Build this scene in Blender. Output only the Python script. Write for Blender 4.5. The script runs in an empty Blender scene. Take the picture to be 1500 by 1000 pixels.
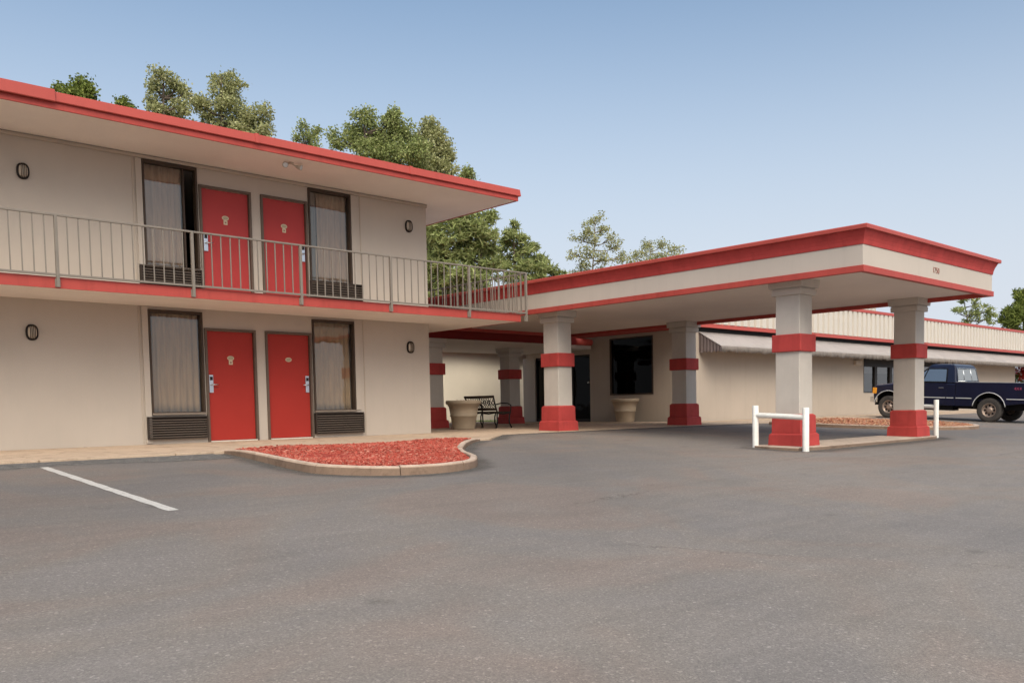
import bpy, bmesh, math, random
from mathutils import Vector, Matrix
random.seed(7)
sc = bpy.context.scene
COL = sc.collection
R = math.radians

# ---------------------------------------------------------------- camera
YAW, PIT, ROL = -0.7582, -0.0584, -0.017
CAM = Vector((-11.6905, -16.0349, 0.5542))
FPX, CX, CY = 1284.09, 797.71, 669.98
fw = Vector((-math.sin(YAW)*math.cos(PIT), math.cos(YAW)*math.cos(PIT), math.sin(PIT)))
r0 = Vector((math.cos(YAW), math.sin(YAW), 0)); u0 = r0.cross(fw)
rt = math.cos(ROL)*r0 + math.sin(ROL)*u0
up = -math.sin(ROL)*r0 + math.cos(ROL)*u0
cd = bpy.data.cameras.new('camera'); cam = bpy.data.objects.new('camera', cd); COL.objects.link(cam)
cam.matrix_world = Matrix(((rt.x, up.x, -fw.x, CAM.x), (rt.y, up.y, -fw.y, CAM.y), (rt.z, up.z, -fw.z, CAM.z), (0, 0, 0, 1)))
cd.sensor_width = 36; cd.lens = FPX/1500*36
cd.shift_x = (750-CX)/1500; cd.shift_y = (CY-500)/1500
cd.clip_start = .05; cd.clip_end = 3000
sc.camera = cam
sc.render.resolution_x = 1024; sc.render.resolution_y = 682

def at(px, py, depth):
    return CAM + ((px-CX)/FPX*rt - (py-CY)/FPX*up + fw)*depth
def gz(y):                       # the asphalt falls gently away from the building
    return -.05 + .045*(y+2)

# ---------------------------------------------------------------- node helpers
MATS = {}
def newmat(name):
    m = bpy.data.materials.new(name); m.use_nodes = True
    nt = m.node_tree; nt.nodes.clear()
    out = nt.nodes.new('ShaderNodeOutputMaterial'); b = nt.nodes.new('ShaderNodeBsdfPrincipled')
    nt.links.new(b.outputs[0], out.inputs[0]); MATS[name] = m
    return m, nt, b, out
def noise(nt, scale, detail=4, rough=.55, vec=None, dist=0):
    n = nt.nodes.new('ShaderNodeTexNoise'); n.inputs['Scale'].default_value = scale
    n.inputs['Detail'].default_value = detail; n.inputs['Roughness'].default_value = rough
    n.inputs['Distortion'].default_value = dist
    if vec: nt.links.new(vec, n.inputs['Vector'])
    return n
def ramp(nt, fac, stops):
    r = nt.nodes.new('ShaderNodeValToRGB'); nt.links.new(fac, r.inputs[0])
    e = r.color_ramp.elements
    while len(e) < len(stops): e.new(.5)
    for i, (p, c) in enumerate(stops):
        e[i].position = p; e[i].color = (c[0], c[1], c[2], 1) if hasattr(c, '__len__') else (c, c, c, 1)
    return r
def mixc(nt, fac, a, b, mode='MIX'):
    m = nt.nodes.new('ShaderNodeMix'); m.data_type = 'RGBA'; m.blend_type = mode
    for s, v in ((m.inputs[0], fac), (m.inputs[6], a), (m.inputs[7], b)):
        if hasattr(v, 'links') or isinstance(v, bpy.types.NodeSocket): nt.links.new(v, s)
        elif isinstance(v, (int, float)): s.default_value = v
        else: s.default_value = (*v, 1)
    return m.outputs[2]
def coords(nt, mode='Object', scale=(1, 1, 1)):
    t = nt.nodes.new('ShaderNodeTexCoord'); mp = nt.nodes.new('ShaderNodeMapping')
    mp.inputs['Scale'].default_value = scale
    nt.links.new(t.outputs[mode], mp.inputs[0]); return mp.outputs[0]
def bump(nt, b, height, strength, dist):
    n = nt.nodes.new('ShaderNodeBump'); n.inputs['Strength'].default_value = strength
    n.inputs['Distance'].default_value = dist
    nt.links.new(height, n.inputs['Height']); nt.links.new(n.outputs[0], b.inputs['Normal'])
def surf(name, col, rough=.7, var=.12, vs=1.2, grain=.05, gs=90, bs=.15, bd=.004, metal=0, spec=.22, streak=0, coat=0):
    """painted or plain surface: large soft patches, fine grain, optional rain streaks"""
    m, nt, b, out = newmat(name)
    v = coords(nt)
    n1 = noise(nt, vs, 5, .6, v); n2 = noise(nt, gs, 3, .6, v)
    c = Vector(col)
    r1 = ramp(nt, n1.outputs[0], [(.3, c*(1-var)), (.7, c*(1+var))])
    r2 = ramp(nt, n2.outputs[0], [(.3, 1-grain), (.7, 1+grain)])
    o = mixc(nt, 1.0, r1.outputs[0], r2.outputs[0], 'MULTIPLY')
    if streak:
        vv = coords(nt, 'Object', (6, 6, .5)); n3 = noise(nt, 1.0, 4, .65, vv)
        r3 = ramp(nt, n3.outputs[0], [(.5, 1), (.8, 1-streak)])
        o = mixc(nt, 1.0, o, r3.outputs[0], 'MULTIPLY')
    nt.links.new(o, b.inputs['Base Color'])
    b.inputs['Roughness'].default_value = rough; b.inputs['Metallic'].default_value = metal
    b.inputs['Specular IOR Level'].default_value = spec
    b.inputs['Coat Weight'].default_value = coat; b.inputs['Coat Roughness'].default_value = .05
    if bs: bump(nt, b, n2.outputs[0], bs, bd)
    return m

WALL  = surf('painted_wall', (.485, .418, .356), .85, .04, .7, .06, 110, .6, .005, streak=.035)
WALLW = surf('painted_wall_warm', (.455, .382, .315), .85, .045, .6, .04, 120, .3, .004, streak=.06)
RED_SHADED = surf('shaded_red_paint', (.17, .012, .010), .7, .08, 2.0, .04, 80, .1, .002)  # red paint darkened to carry the shade under the canopy
COLM  = surf('column_stucco', (.53, .475, .42), .85, .05, 2.5, .05, 160, .4, .004, streak=.06)
SOFC  = surf('canopy_soffit_paint', (.80, .70, .63), .85, .05, .5, .03, 60, .12, .003)
SOFF  = surf('soffit_paint', (.86, .79, .73), .85, .05, .5, .03, 60, .12, .003)
BEIGE = surf('beige_board', (.52, .455, .395), .75, .035, .6, .02, 60, .1, .002, streak=.05)
RED   = surf('red_fascia_paint', (.42, .068, .054), .5, .10, 1.0, .05, 80, .12, .002, streak=.20)
REDM  = surf('red_metal_coping', (.44, .080, .064), .42, .06, .8, .03, 70, .1, .002, streak=.08)
REDC  = surf('red_column_paint', (.43, .055, .049), .7, .12, 3.0, .06, 120, .3, .003, streak=.22)
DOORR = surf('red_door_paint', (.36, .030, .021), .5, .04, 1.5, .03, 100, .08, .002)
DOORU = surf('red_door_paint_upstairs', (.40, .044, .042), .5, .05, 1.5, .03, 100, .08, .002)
BROWN = surf('dark_bronze_metal', (.060, .040, .028), .45, .1, 4, .05, 60, .05, .001)
GRILL = surf('dark_brown_grille', (.040, .029, .023), .5, .12, 5, .05, 60, .05, .001)
RAIL  = surf('taupe_rail_paint', (.215, .185, .155), .5, .08, 6, .06, 90, .1, .001)
WHITE = surf('white_post_paint', (.80, .78, .73), .55, .06, 6, .05, 60, .15, .002, streak=.12)
STEEL = surf('brushed_steel', (.62, .63, .66), .3, .05, 8, .03, 60, 0, metal=1)
PLATE = surf('cream_plate', (.62, .52, .36), .5, .04, 8, .03, 60, 0)
CREAM = surf('cream_lens', (.55, .47, .38), .4, .04, 8, .03, 60, 0)
BLACK = surf('black_iron', (.018, .014, .012), .45, .15, 8, .05, 60, .05, .001)
WOODD = surf('dark_bench_wood', (.045, .028, .020), .6, .25, 9, .1, 60, .2, .002)
POT   = surf('tan_planter_plastic', (.44, .345, .245), .6, .08, 3, .05, 50, .15, .002)
SOIL  = surf('potting_soil', (.05, .035, .022), .95, .3, 9, .3, 60, .6, .01)
AWN   = surf('grey_awning_canvas', (.42, .37, .345), .85, .07, .8, .05, 120, .25, .003, streak=.14)
AWND  = surf('awning_side_canvas', (.16, .125, .12), .9, .1, 2, .05, 100, .25, .003)
CORR  = surf('cream_metal_siding', (.60, .54, .47), .5, .02, .5, .02, 60, 0)
ROOFM = surf('flat_roof_membrane', (.18, .17, .16), .9, .15, .7, .1, 40, .2, .01)
CHROME= surf('chrome_trim', (.68, .69, .70), .18, .04, 8, .02, 60, 0, metal=1)
TRIMP = surf('pale_trim_strip', (.55, .54, .53), .35, .05, 9, .02, 60, 0)
RIM   = surf('dusty_alloy_rim', (.33, .25, .20), .45, .15, 9, .05, 60, 0, metal=.6)
TYRE  = surf('dusty_rubber', (.060, .052, .046), .85, .2, 6, .1, 60, .2, .003)
NAVY  = surf('navy_car_paint', (.006, .008, .026), .30, .2, 2, .02, 60, 0, spec=.35, coat=.25)
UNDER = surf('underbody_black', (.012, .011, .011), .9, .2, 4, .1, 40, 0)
AMBER = surf('amber_lamp_plastic', (.75, .30, .03), .25, .05, 9, .02, 60, 0)
CLEAR = surf('clear_lamp_plastic', (.65, .66, .66), .15, .05, 9, .02, 60, 0)
TAIL  = surf('red_lamp_plastic', (.35, .01, .01), .2, .05, 9, .02, 60, 0)
DECAL = surf('red_pink_decal', (.34, .06, .11), .4, .05, 9, .02, 60, 0)
NUMM  = surf('dull_number_paint', (.30, .14, .11), .5, .05, 9, .02, 60, 0)
ALUM  = surf('pale_threshold', (.66, .60, .52), .4, .08, 9, .04, 60, .05, .001)
BARK  = surf('tree_bark', (.11, .085, .065), .95, .3, 4, .2, 25, .6, .02)
BARKW = surf('pale_tree_bark', (.30, .27, .22), .95, .25, 4, .2, 25, .6, .02)
DARKIN= surf('dark_interior', (.02, .017, .015), .9, .2, 2, .1, 40, 0)

# concrete with stains, joints handled in geometry
def mapr(nt, src, a, b):
    m = nt.nodes.new('ShaderNodeMapRange'); nt.links.new(src, m.inputs[0]); m.inputs[1].default_value = a; m.inputs[2].default_value = b; return m.outputs[0]
def concrete(name, col, st=.25, dirt=False):
    m, nt, b, out = newmat(name); v = coords(nt)
    a = noise(nt, .55, 6, .65, v, .6); f = noise(nt, 60, 4, .7, v); p = noise(nt, 3.2, 5, .7, v, 1.0)
    c = Vector(col)
    o = ramp(nt, a.outputs[0], [(.3, c*(1-st)), (.52, c), (.75, c*1.12)]).outputs[0]
    o = mixc(nt, 1, o, ramp(nt, p.outputs[0], [(.36, (.72, .70, .68)), (.5, (1, 1, 1))]).outputs[0], 'MULTIPLY')
    o = mixc(nt, 1, o, ramp(nt, f.outputs[0], [(.3, .86), (.7, 1.1)]).outputs[0], 'MULTIPLY')
    nt.links.new(o, b.inputs['Base Color']); b.inputs['Roughness'].default_value = .9
    if dirt:
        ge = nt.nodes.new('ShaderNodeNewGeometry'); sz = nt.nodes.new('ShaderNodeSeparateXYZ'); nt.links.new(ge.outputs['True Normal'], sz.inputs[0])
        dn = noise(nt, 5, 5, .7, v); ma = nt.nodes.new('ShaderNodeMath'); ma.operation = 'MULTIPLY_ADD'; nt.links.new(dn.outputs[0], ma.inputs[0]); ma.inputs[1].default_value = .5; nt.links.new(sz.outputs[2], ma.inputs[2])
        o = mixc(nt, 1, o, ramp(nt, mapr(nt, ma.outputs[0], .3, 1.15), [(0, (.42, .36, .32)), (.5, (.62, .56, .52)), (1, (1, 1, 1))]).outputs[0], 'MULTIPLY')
        nt.links.new(o, b.inputs['Base Color'])
    bump(nt, b, f.outputs[0], .5, .006); return m
CONC = concrete('sidewalk_concrete', (.50, .37, .265), .14)
KERB = concrete('kerb_concrete', (.56, .43, .335), .22, True)
ISLE = concrete('island_concrete', (.54, .43, .345), .18, True)

def mapr(nt, src, a, b):
    m = nt.nodes.new('ShaderNodeMapRange'); nt.links.new(src, m.inputs[0]); m.inputs[1].default_value = a; m.inputs[2].default_value = b; return m.outputs[0]
# asphalt
def asphalt():
    m, nt, b, out = newmat('worn_asphalt'); v = coords(nt)
    big = noise(nt, .10, 5, .6, v, .8); mid = noise(nt, .9, 6, .68, v, 1.2)
    pt = noise(nt, .33, 3, .5, v, 2.0)
    vor = nt.nodes.new('ShaderNodeTexVoronoi'); vor.inputs['Scale'].default_value = 130; nt.links.new(v, vor.inputs['Vector'])
    vor2 = nt.nodes.new('ShaderNodeTexVoronoi'); vor2.inputs['Scale'].default_value = 66; nt.links.new(v, vor2.inputs['Vector'])
    fine = noise(nt, 160, 3, .7, v)
    o = ramp(nt, big.outputs[0], [(.38, (.222, .195, .174)), (.5, (.255, .221, .193)), (.60, (.290, .250, .218))]).outputs[0]
    o = mixc(nt, 1, o, ramp(nt, mid.outputs[0], [(.3, .95), (.7, 1.04)]).outputs[0], 'MULTIPLY')
    o = mixc(nt, 1, o, ramp(nt, pt.outputs[0], [(.38, (.93, .95, .99)), (.52, (1, 1, 1)), (.64, (1.08, 1.0, .97))]).outputs[0], 'MULTIPLY')
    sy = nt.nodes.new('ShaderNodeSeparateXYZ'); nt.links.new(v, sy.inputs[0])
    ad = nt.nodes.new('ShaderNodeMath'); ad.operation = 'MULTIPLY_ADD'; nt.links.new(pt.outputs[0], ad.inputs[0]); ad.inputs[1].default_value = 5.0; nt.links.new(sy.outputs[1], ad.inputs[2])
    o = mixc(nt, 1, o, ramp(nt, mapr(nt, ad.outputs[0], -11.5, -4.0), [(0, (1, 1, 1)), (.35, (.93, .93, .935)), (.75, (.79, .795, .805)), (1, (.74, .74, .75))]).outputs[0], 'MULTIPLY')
    vs2 = coords(nt, 'Object', (.35, 2.2, 1)); st = noise(nt, 1.1, 5, .7, vs2, 1.5)
    o = mixc(nt, 1, o, ramp(nt, st.outputs[0], [(.32, .92), (.5, 1.0), (.7, 1.05)]).outputs[0], 'MULTIPLY')
    oil = nt.nodes.new('ShaderNodeTexVoronoi'); oil.inputs['Scale'].default_value = .75; nt.links.new(v, oil.inputs['Vector'])
    dn = noise(nt, 6, 4, .7, v); od = nt.nodes.new('ShaderNodeMath'); od.operation = 'MULTIPLY_ADD'; nt.links.new(dn.outputs[0], od.inputs[0]); od.inputs[1].default_value = .16; nt.links.new(oil.outputs['Distance'], od.inputs[2])
    o = mixc(nt, 1, o, ramp(nt, od.outputs[0], [(.10, (.70, .69, .68)), (.17, (1, 1, 1))]).outputs[0], 'MULTIPLY')
    ck = nt.nodes.new('ShaderNodeTexVoronoi'); ck.feature = 'DISTANCE_TO_EDGE'; ck.inputs['Scale'].default_value = .16
    dv = noise(nt, 1.3, 5, .7, v); va = nt.nodes.new('ShaderNodeVectorMath'); va.operation = 'MULTIPLY_ADD'; nt.links.new(dv.outputs['Color'], va.inputs[0]); va.inputs[1].default_value = (1.1, 1.1, 0); nt.links.new(v, va.inputs[2]); nt.links.new(va.outputs[0], ck.inputs['Vector'])
    cm_ = noise(nt, .23, 2, .5, v)
    cra = mixc(nt, ramp(nt, cm_.outputs[0], [(.52, 0), (.60, 1)]).outputs[0], (1, 1, 1), ramp(nt, ck.outputs['Distance'], [(.0, (.62, .60, .58)), (.0016, (1, 1, 1))]).outputs[0])
    o = mixc(nt, 1, o, cra, 'MULTIPLY')
    # each stone its own shade
    sh = nt.nodes.new('ShaderNodeSeparateColor'); nt.links.new(vor.outputs['Color'], sh.inputs[0])
    o = mixc(nt, 1, o, ramp(nt, sh.outputs[0], [(0, .80), (.5, .99), (.9, 1.08), (.97, 1.34)]).outputs[0], 'MULTIPLY')
    s2 = nt.nodes.new('ShaderNodeSeparateColor'); nt.links.new(vor2.outputs['Color'], s2.inputs[0])
    o = mixc(nt, 1, o, ramp(nt, s2.outputs[1], [(0, .93), (.8, 1.02), (.978, 1.03), (.986, 1.4)]).outputs[0], 'MULTIPLY')
    nt.links.new(o, b.inputs['Base Color'])
    b.inputs['Roughness'].default_value = .82; b.inputs['Specular IOR Level'].default_value = .35
    h = mixc(nt, .5, vor.outputs['Distance'], fine.outputs[0])
    bump(nt, b, h, .55, .008); return m
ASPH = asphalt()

def rough_edge_asphalt():
    m, nt, b, out = newmat('crumbled_asphalt_edge'); v = coords(nt)
    a = noise(nt, 9, 6, .8, v, .5); c = noise(nt, 60, 4, .8, v)
    o = ramp(nt, a.outputs[0], [(.35, (.09, .085, .08)), (.55, (.16, .15, .14)), (.7, (.25, .23, .21))]).outputs[0]
    o = mixc(nt, 1, o, ramp(nt, c.outputs[0], [(.3, .6), (.7, 1.5)]).outputs[0], 'MULTIPLY')
    nt.links.new(o, b.inputs['Base Color']); b.inputs['Roughness'].default_value = .95
    bump(nt, b, c.outputs[0], 1, .02); return m
EDGE = rough_edge_asphalt()

def paintline():
    m, nt, b, out = newmat('worn_road_paint'); v = coords(nt)
    a = noise(nt, 14, 6, .75, v); c = noise(nt, 120, 3, .8, v)
    o = ramp(nt, a.outputs[0], [(.34, (.34, .31, .29)), (.46, (.58, .55, .51))]).outputs[0]
    o = mixc(nt, 1, o, ramp(nt, c.outputs[0], [(.3, .7), (.6, 1.05)]).outputs[0], 'MULTIPLY')
    nt.links.new(o, b.inputs['Base Color']); b.inputs['Roughness'].default_value = .8; return m
PAINT = paintline()

def randcol(name, cols, rough=.8, trans=0):
    """colour varies from piece to piece (mesh islands)"""
    m, nt, b, out = newmat(name)
    g = nt.nodes.new('ShaderNodeNewGeometry')
    r = ramp(nt, g.outputs['Random Per Island'], [(i/(len(cols)-1), c) for i, c in enumerate(cols)])
    nt.links.new(r.outputs[0], b.inputs['Base Color']); b.inputs['Roughness'].default_value = rough
    b.inputs['Specular IOR Level'].default_value = .2
    if trans:
        t = nt.nodes.new('ShaderNodeBsdfTranslucent'); nt.links.new(r.outputs[0], t.inputs[0])
        mx = nt.nodes.new('ShaderNodeMixShader'); mx.inputs[0].default_value = trans
        nt.links.new(b.outputs[0], mx.inputs[1]); nt.links.new(t.outputs[0], mx.inputs[2]); nt.links.new(mx.outputs[0], out.inputs[0])
    return m
MULCH = randcol('red_wood_mulch', [(.26, .032, .022), (.47, .09, .06), (.39, .06, .04), (.53, .14, .10), (.33, .045, .03), (.56, .25, .18), (.41, .075, .05)], .9)
MULCHB = surf('mulch_bed_base', (.33, .05, .035), .95, .3, 9, .4, 50, .8, .02)
MULCH2 = randcol('faded_brown_mulch', [(.24, .10, .05), (.42, .19, .10), (.50, .30, .18), (.30, .07, .05), (.52, .36, .24)], .9)
MULCHB2 = surf('faded_mulch_base', (.30, .13, .08), .95, .3, 5, .4, 50, .8, .02)
LEAF_PINE = randcol('pine_needles', [(.19, .22, .085), (.35, .40, .14), (.26, .31, .11), (.52, .54, .24), (.22, .25, .10)], .7, .35)
LEAF_DARK = randcol('dark_pine_needles', [(.10, .13, .033), (.20, .24, .055), (.145, .185, .04), (.34, .365, .09)], .7, .3)
LEAF_OLIV = randcol('olive_leaves', [(.25, .26, .115), (.46, .465, .22), (.335, .345, .15), (.67, .65, .38)], .7, .4)
LEAF_GRN = randcol('fresh_green_leaves', [(.105, .18, .04), (.21, .325, .065), (.155, .25, .05), (.365, .495, .155)], .7, .4)
BLOOM = randcol('red_blooms', [(.45, .03, .03), (.6, .08, .06), (.3, .02, .02)], .7, .3)

def glass(name, base=.10, tint=(.75, .74, .72), rough=.01, f1=.9):
    m, nt, b, out = newmat(name); nt.nodes.remove(b)
    gl = nt.nodes.new('ShaderNodeBsdfGlossy'); gl.inputs['Roughness'].default_value = rough
    gl.inputs['Color'].default_value = (.95, .91, .86, 1)
    tr = nt.nodes.new('ShaderNodeBsdfTransparent'); tr.inputs[0].default_value = (*tint, 1)
    lw = nt.nodes.new('ShaderNodeLayerWeight'); lw.inputs[0].default_value = .5
    pw = nt.nodes.new('ShaderNodeMath'); pw.operation = 'POWER'; nt.links.new(lw.outputs['Facing'], pw.inputs[0]); pw.inputs[1].default_value = 3.5
    mr = nt.nodes.new('ShaderNodeMapRange'); nt.links.new(pw.outputs[0], mr.inputs[0])
    mr.inputs[3].default_value = base; mr.inputs[4].default_value = f1
    v = coords(nt); n = noise(nt, 1.6, 2, .5, v)
    bm_ = nt.nodes.new('ShaderNodeBump'); bm_.inputs['Strength'].default_value = .06; bm_.inputs['Distance'].default_value = .05
    nt.links.new(n.outputs[0], bm_.inputs['Height']); nt.links.new(bm_.outputs[0], gl.inputs['Normal'])
    mx = nt.nodes.new('ShaderNodeMixShader'); nt.links.new(mr.outputs[0], mx.inputs[0])
    nt.links.new(tr.outputs[0], mx.inputs[1]); nt.links.new(gl.outputs[0], mx.inputs[2]); nt.links.new(mx.outputs[0], out.inputs[0])
    return m
GLASS = glass('window_glass', .11)
GLASSD = glass('dark_tinted_glass', .004, (.10, .09, .09), f1=.35)
GLASSC = glass('car_glass', .42, (.55, .58, .55))

def curtain_mat(name, col):
    m, nt, b, out = newmat(name); v = coords(nt, 'Object', (1, 1, .12)); n = noise(nt, 14, 4, .6, v)
    c = Vector(col)
    r = ramp(nt, n.outputs[0], [(.3, c*.82), (.7, c*1.1)])
    nt.links.new(r.outputs[0], b.inputs['Base Color']); b.inputs['Roughness'].default_value = .95; return m
CURT = curtain_mat('tan_curtain', (.50, .35, .21)); CURT2 = curtain_mat('pale_curtain', (.50, .36, .27))
SHEER = curtain_mat('grey_sheer', (.24, .23, .22))

# ---------------------------------------------------------------- mesh builder
class MB:
    def __init__(s): s.v = []; s.f = []; s.smooth = []
    def add(s, vs, fs, smooth=False):
        o = len(s.v); s.v += [tuple(p) for p in vs]
        for f in fs: s.f.append(tuple(i+o for i in f)); s.smooth.append(smooth)
        return s
    def box(s, x0, x1, y0, y1, z0, z1):
        s.add([(x0,y0,z0),(x1,y0,z0),(x1,y1,z0),(x0,y1,z0),(x0,y0,z1),(x1,y0,z1),(x1,y1,z1),(x0,y1,z1)],
              [(0,3,2,1),(4,5,6,7),(0,1,5,4),(1,2,6,5),(2,3,7,6),(3,0,4,7)]); return s
    def frust(s, c0, h0, z0, c1, h1, z1):      # box whose top differs from its bottom; c=(x,y) h=(hx,hy)
        q = lambda c, h, z: [(c[0]-h[0],c[1]-h[1],z),(c[0]+h[0],c[1]-h[1],z),(c[0]+h[0],c[1]+h[1],z),(c[0]-h[0],c[1]+h[1],z)]
        s.add(q(c0,h0,z0)+q(c1,h1,z1), [(0,3,2,1),(4,5,6,7),(0,1,5,4),(1,2,6,5),(2,3,7,6),(3,0,4,7)]); return s
    def tube(s, pts, rad, n=8, cap=True, smooth=True):
        pts = [Vector(p) for p in pts]; rads = rad if hasattr(rad, '__len__') else [rad]*len(pts)
        rings = []; ref = None
        for i, p in enumerate(pts):
            d = (pts[min(i+1, len(pts)-1)] - pts[max(i-1, 0)]).normalized()
            if ref is None: ref = Vector((0,0,1)) if abs(d.z) < .9 else Vector((1,0,0))
            a = d.cross(ref)
            if a.length < 1e-4: a = d.cross(Vector((0,1,0)))
            a.normalize(); b = a.cross(d).normalized(); ref = b
            rings.append([p + rads[i]*(math.cos(2*math.pi*k/n)*a + math.sin(2*math.pi*k/n)*b) for k in range(n)])
        vs = [v for r in rings for v in r]; fs = []
        for i in range(len(rings)-1):
            for k in range(n):
                k2 = (k+1) % n; fs.append((i*n+k, i*n+k2, (i+1)*n+k2, (i+1)*n+k))
        if cap: fs += [tuple(range(n-1, -1, -1)), tuple((len(rings)-1)*n+k for k in range(n))]
        s.add(vs, fs, smooth); return s
    def lathe(s, prof, c=(0,0,0), n=32, axis='Z', smooth=True):   # prof: (radius, height)
        vs = []
        for r, h in prof:
            for k in range(n):
                a = 2*math.pi*k/n; u, w = r*math.cos(a), r*math.sin(a)
                p = {'Z': (u, w, h), 'Y': (u, h, w), 'X': (h, u, w)}[axis]
                vs.append((c[0]+p[0], c[1]+p[1], c[2]+p[2]))
        fs = []
        for i in range(len(prof)-1):
            for k in range(n):
                k2 = (k+1) % n; fs.append((i*n+k, i*n+k2, (i+1)*n+k2, (i+1)*n+k))
        s.add(vs, fs, smooth); return s
    def prism(s, poly, y0, y1, plane='XZ'):    # polygon in a plane, extruded along the third axis
        n = len(poly)
        f = {'XZ': lambda a, b, t: (a, t, b), 'XY': lambda a, b, t: (a, b, t), 'YZ': lambda a, b, t: (t, a, b)}[plane]
        vs = [f(a, b, y0) for a, b in poly] + [f(a, b, y1) for a, b in poly]
        s.add(vs, [tuple(range(n)), tuple(range(2*n-1, n-1, -1))] + [(i, i+n, (i+1) % n + n, (i+1) % n) for i in range(n)]); return s
    def ringsweep(s, x0, x1, y0, y1, prof, closed=True):  # profile (outward offset, z) carried round a rectangle
        cs = [(x0,y0,-1,-1),(x1,y0,1,-1),(x1,y1,1,1),(x0,y1,-1,1)]; m = len(prof); vs = []
        for X, Y, a, b in cs:
            for o, z in prof: vs.append((X+a*o, Y+b*o, z))
        fs = []
        for i in range(4):
            j = (i+1) % 4
            for k in range(m if closed else m-1):
                k2 = (k+1) % m; fs.append((i*m+k, j*m+k, j*m+k2, i*m+k2))
        s.add(vs, fs); return s

def build(name, mb, mat, parent=None, bevel=0, label=None, kind=None, loc=None, mods=None, fix=True):
    me = bpy.data.meshes.new(name); me.from_pydata(mb.v, [], mb.f)
    for p, sm in zip(me.polygons, mb.smooth): p.use_smooth = sm
    if fix:
        bm = bmesh.new(); bm.from_mesh(me); bmesh.ops.recalc_face_normals(bm, faces=bm.faces); bm.to_mesh(me); bm.free()
    for mm in (mat if isinstance(mat, (list, tuple)) else [mat]): me.materials.append(mm)
    o = bpy.data.objects.new(name, me); COL.objects.link(o)
    if parent: o.parent = parent
    if loc: o.location = loc
    if label: o['label'] = label
    if kind: o['kind'] = kind
    if bevel:
        b = o.modifiers.new('bevel', 'BEVEL'); b.width = bevel; b.segments = 2; b.limit_method = 'ANGLE'; b.angle_limit = R(40)
        b.harden_normals = False
    return o
def thing(name, label, cat, loc=(0,0,0), rz=0, group=None):
    o = bpy.data.objects.new(name, None); COL.objects.link(o); o.location = loc; o.rotation_euler = (0,0,rz)
    o.empty_display_size = .3; o['label'] = label; o['category'] = cat
    if group: o['group'] = group
    return o
def shift(mb, d):
    mb.v = [(x+d[0], y+d[1], z+d[2]) for x, y, z in mb.v]; return mb

def wallgrid(mb, u0, u1, z0, z1, holes, t0, t1, axis='Y'):
    """a wall with rectangular openings and real reveals; axis is the direction of its thickness"""
    us = sorted({u0, u1, *[h[0] for h in holes], *[h[1] for h in holes]})
    zs = sorted({z0, z1, *[h[2] for h in holes], *[h[3] for h in holes]})
    us = [u for u in us if u0 <= u <= u1]; zs = [z for z in zs if z0 <= z <= z1]
    def solid(i, j):
        if i < 0 or j < 0 or i >= len(us)-1 or j >= len(zs)-1: return False
        u = (us[i]+us[i+1])/2; z = (zs[j]+zs[j+1])/2
        return not any(h[0] < u < h[1] and h[2] < z < h[3] for h in holes)
    P = (lambda u, t, z: (u, t, z)) if axis == 'Y' else (lambda u, t, z: (t, u, z))
    for i in range(len(us)-1):
        for j in range(len(zs)-1):
            if not solid(i, j): continue
            a, b, c, d = us[i], us[i+1], zs[j], zs[j+1]
            mb.add([P(a,t0,c),P(b,t0,c),P(b,t0,d),P(a,t0,d)], [(0,1,2,3)])
            mb.add([P(a,t1,c),P(b,t1,c),P(b,t1,d),P(a,t1,d)], [(3,2,1,0)])
            if not solid(i-1, j): mb.add([P(a,t0,c),P(a,t1,c),P(a,t1,d),P(a,t0,d)], [(0,3,2,1)])
            if not solid(i+1, j): mb.add([P(b,t0,c),P(b,t1,c),P(b,t1,d),P(b,t0,d)], [(0,1,2,3)])
            if not solid(i, j-1): mb.add([P(a,t0,c),P(b,t0,c),P(b,t1,c),P(a,t1,c)], [(0,3,2,1)])
            if not solid(i, j+1): mb.add([P(a,t0,d),P(b,t0,d),P(b,t1,d),P(a,t1,d)], [(0,1,2,3)])
    return mb

# ================================================================= GROUND
g = MB()
rows = [(-600, gz(-40)), (-40, gz(-40)), (-25, gz(-25)), (-12, gz(-12)), (-6, gz(-6)), (-1.68, gz(-1.68)), (-1.3, -.16), (700, -.16)]
xs = [-600, -40, -10, 10, 60, 700]
for (ya, za), (yb, zb) in zip(rows, rows[1:]):
    for xa, xb in zip(xs, xs[1:]): g.add([(xa,ya,za),(xb,ya,za),(xb,yb,zb),(xa,yb,zb)], [(0,1,2,3)])
me = bpy.data.meshes.new('ground'); me.from_pydata(g.v, [], g.f)
bm = bmesh.new(); bm.from_mesh(me); bmesh.ops.remove_doubles(bm, verts=bm.verts, dist=.001); bm.to_mesh(me); bm.free()
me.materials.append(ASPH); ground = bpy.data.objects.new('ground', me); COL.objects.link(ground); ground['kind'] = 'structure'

# sidewalk: one slab in bays with open joints
sw = MB()
def swz(y): return -.016*max(-y, 0)
def bay(x0, x1, yf0, yf1, yb, j=.008):
    ys = [(yf0, yf1)]
    n = 1
    a, b = x0+j, x1-j
    vs = [(a,yf0,swz(yf0)),(b,yf1,swz(yf1)),(b,0 if yb>0 else yb,0),(a,0 if yb>0 else yb,0)]
    if yb > 0: vs += [(b,yb,0),(a,yb,0)]
    m = len(vs)
    top = list(range(m))
    if yb > 0: order = [0,1,2,4,5,3]
    else: order = [0,1,2,3]
    pts = [vs[i] for i in order]
    low = [(p[0],p[1],-.30) for p in pts]; k = len(pts)
    sw.add(pts+low, [tuple(range(k))]+[(i,(i+1)%k,(i+1)%k+k,i+k) for i in range(k)])
xj = [-17.6, -15.8, -14.0, -12.2, -10.4, -8.55, -6.75, -4.95, -3.15, -1.5, -.7]
for a, b in zip(xj, xj[1:]): bay(a, b, -2.9, -2.9, 0)
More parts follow.
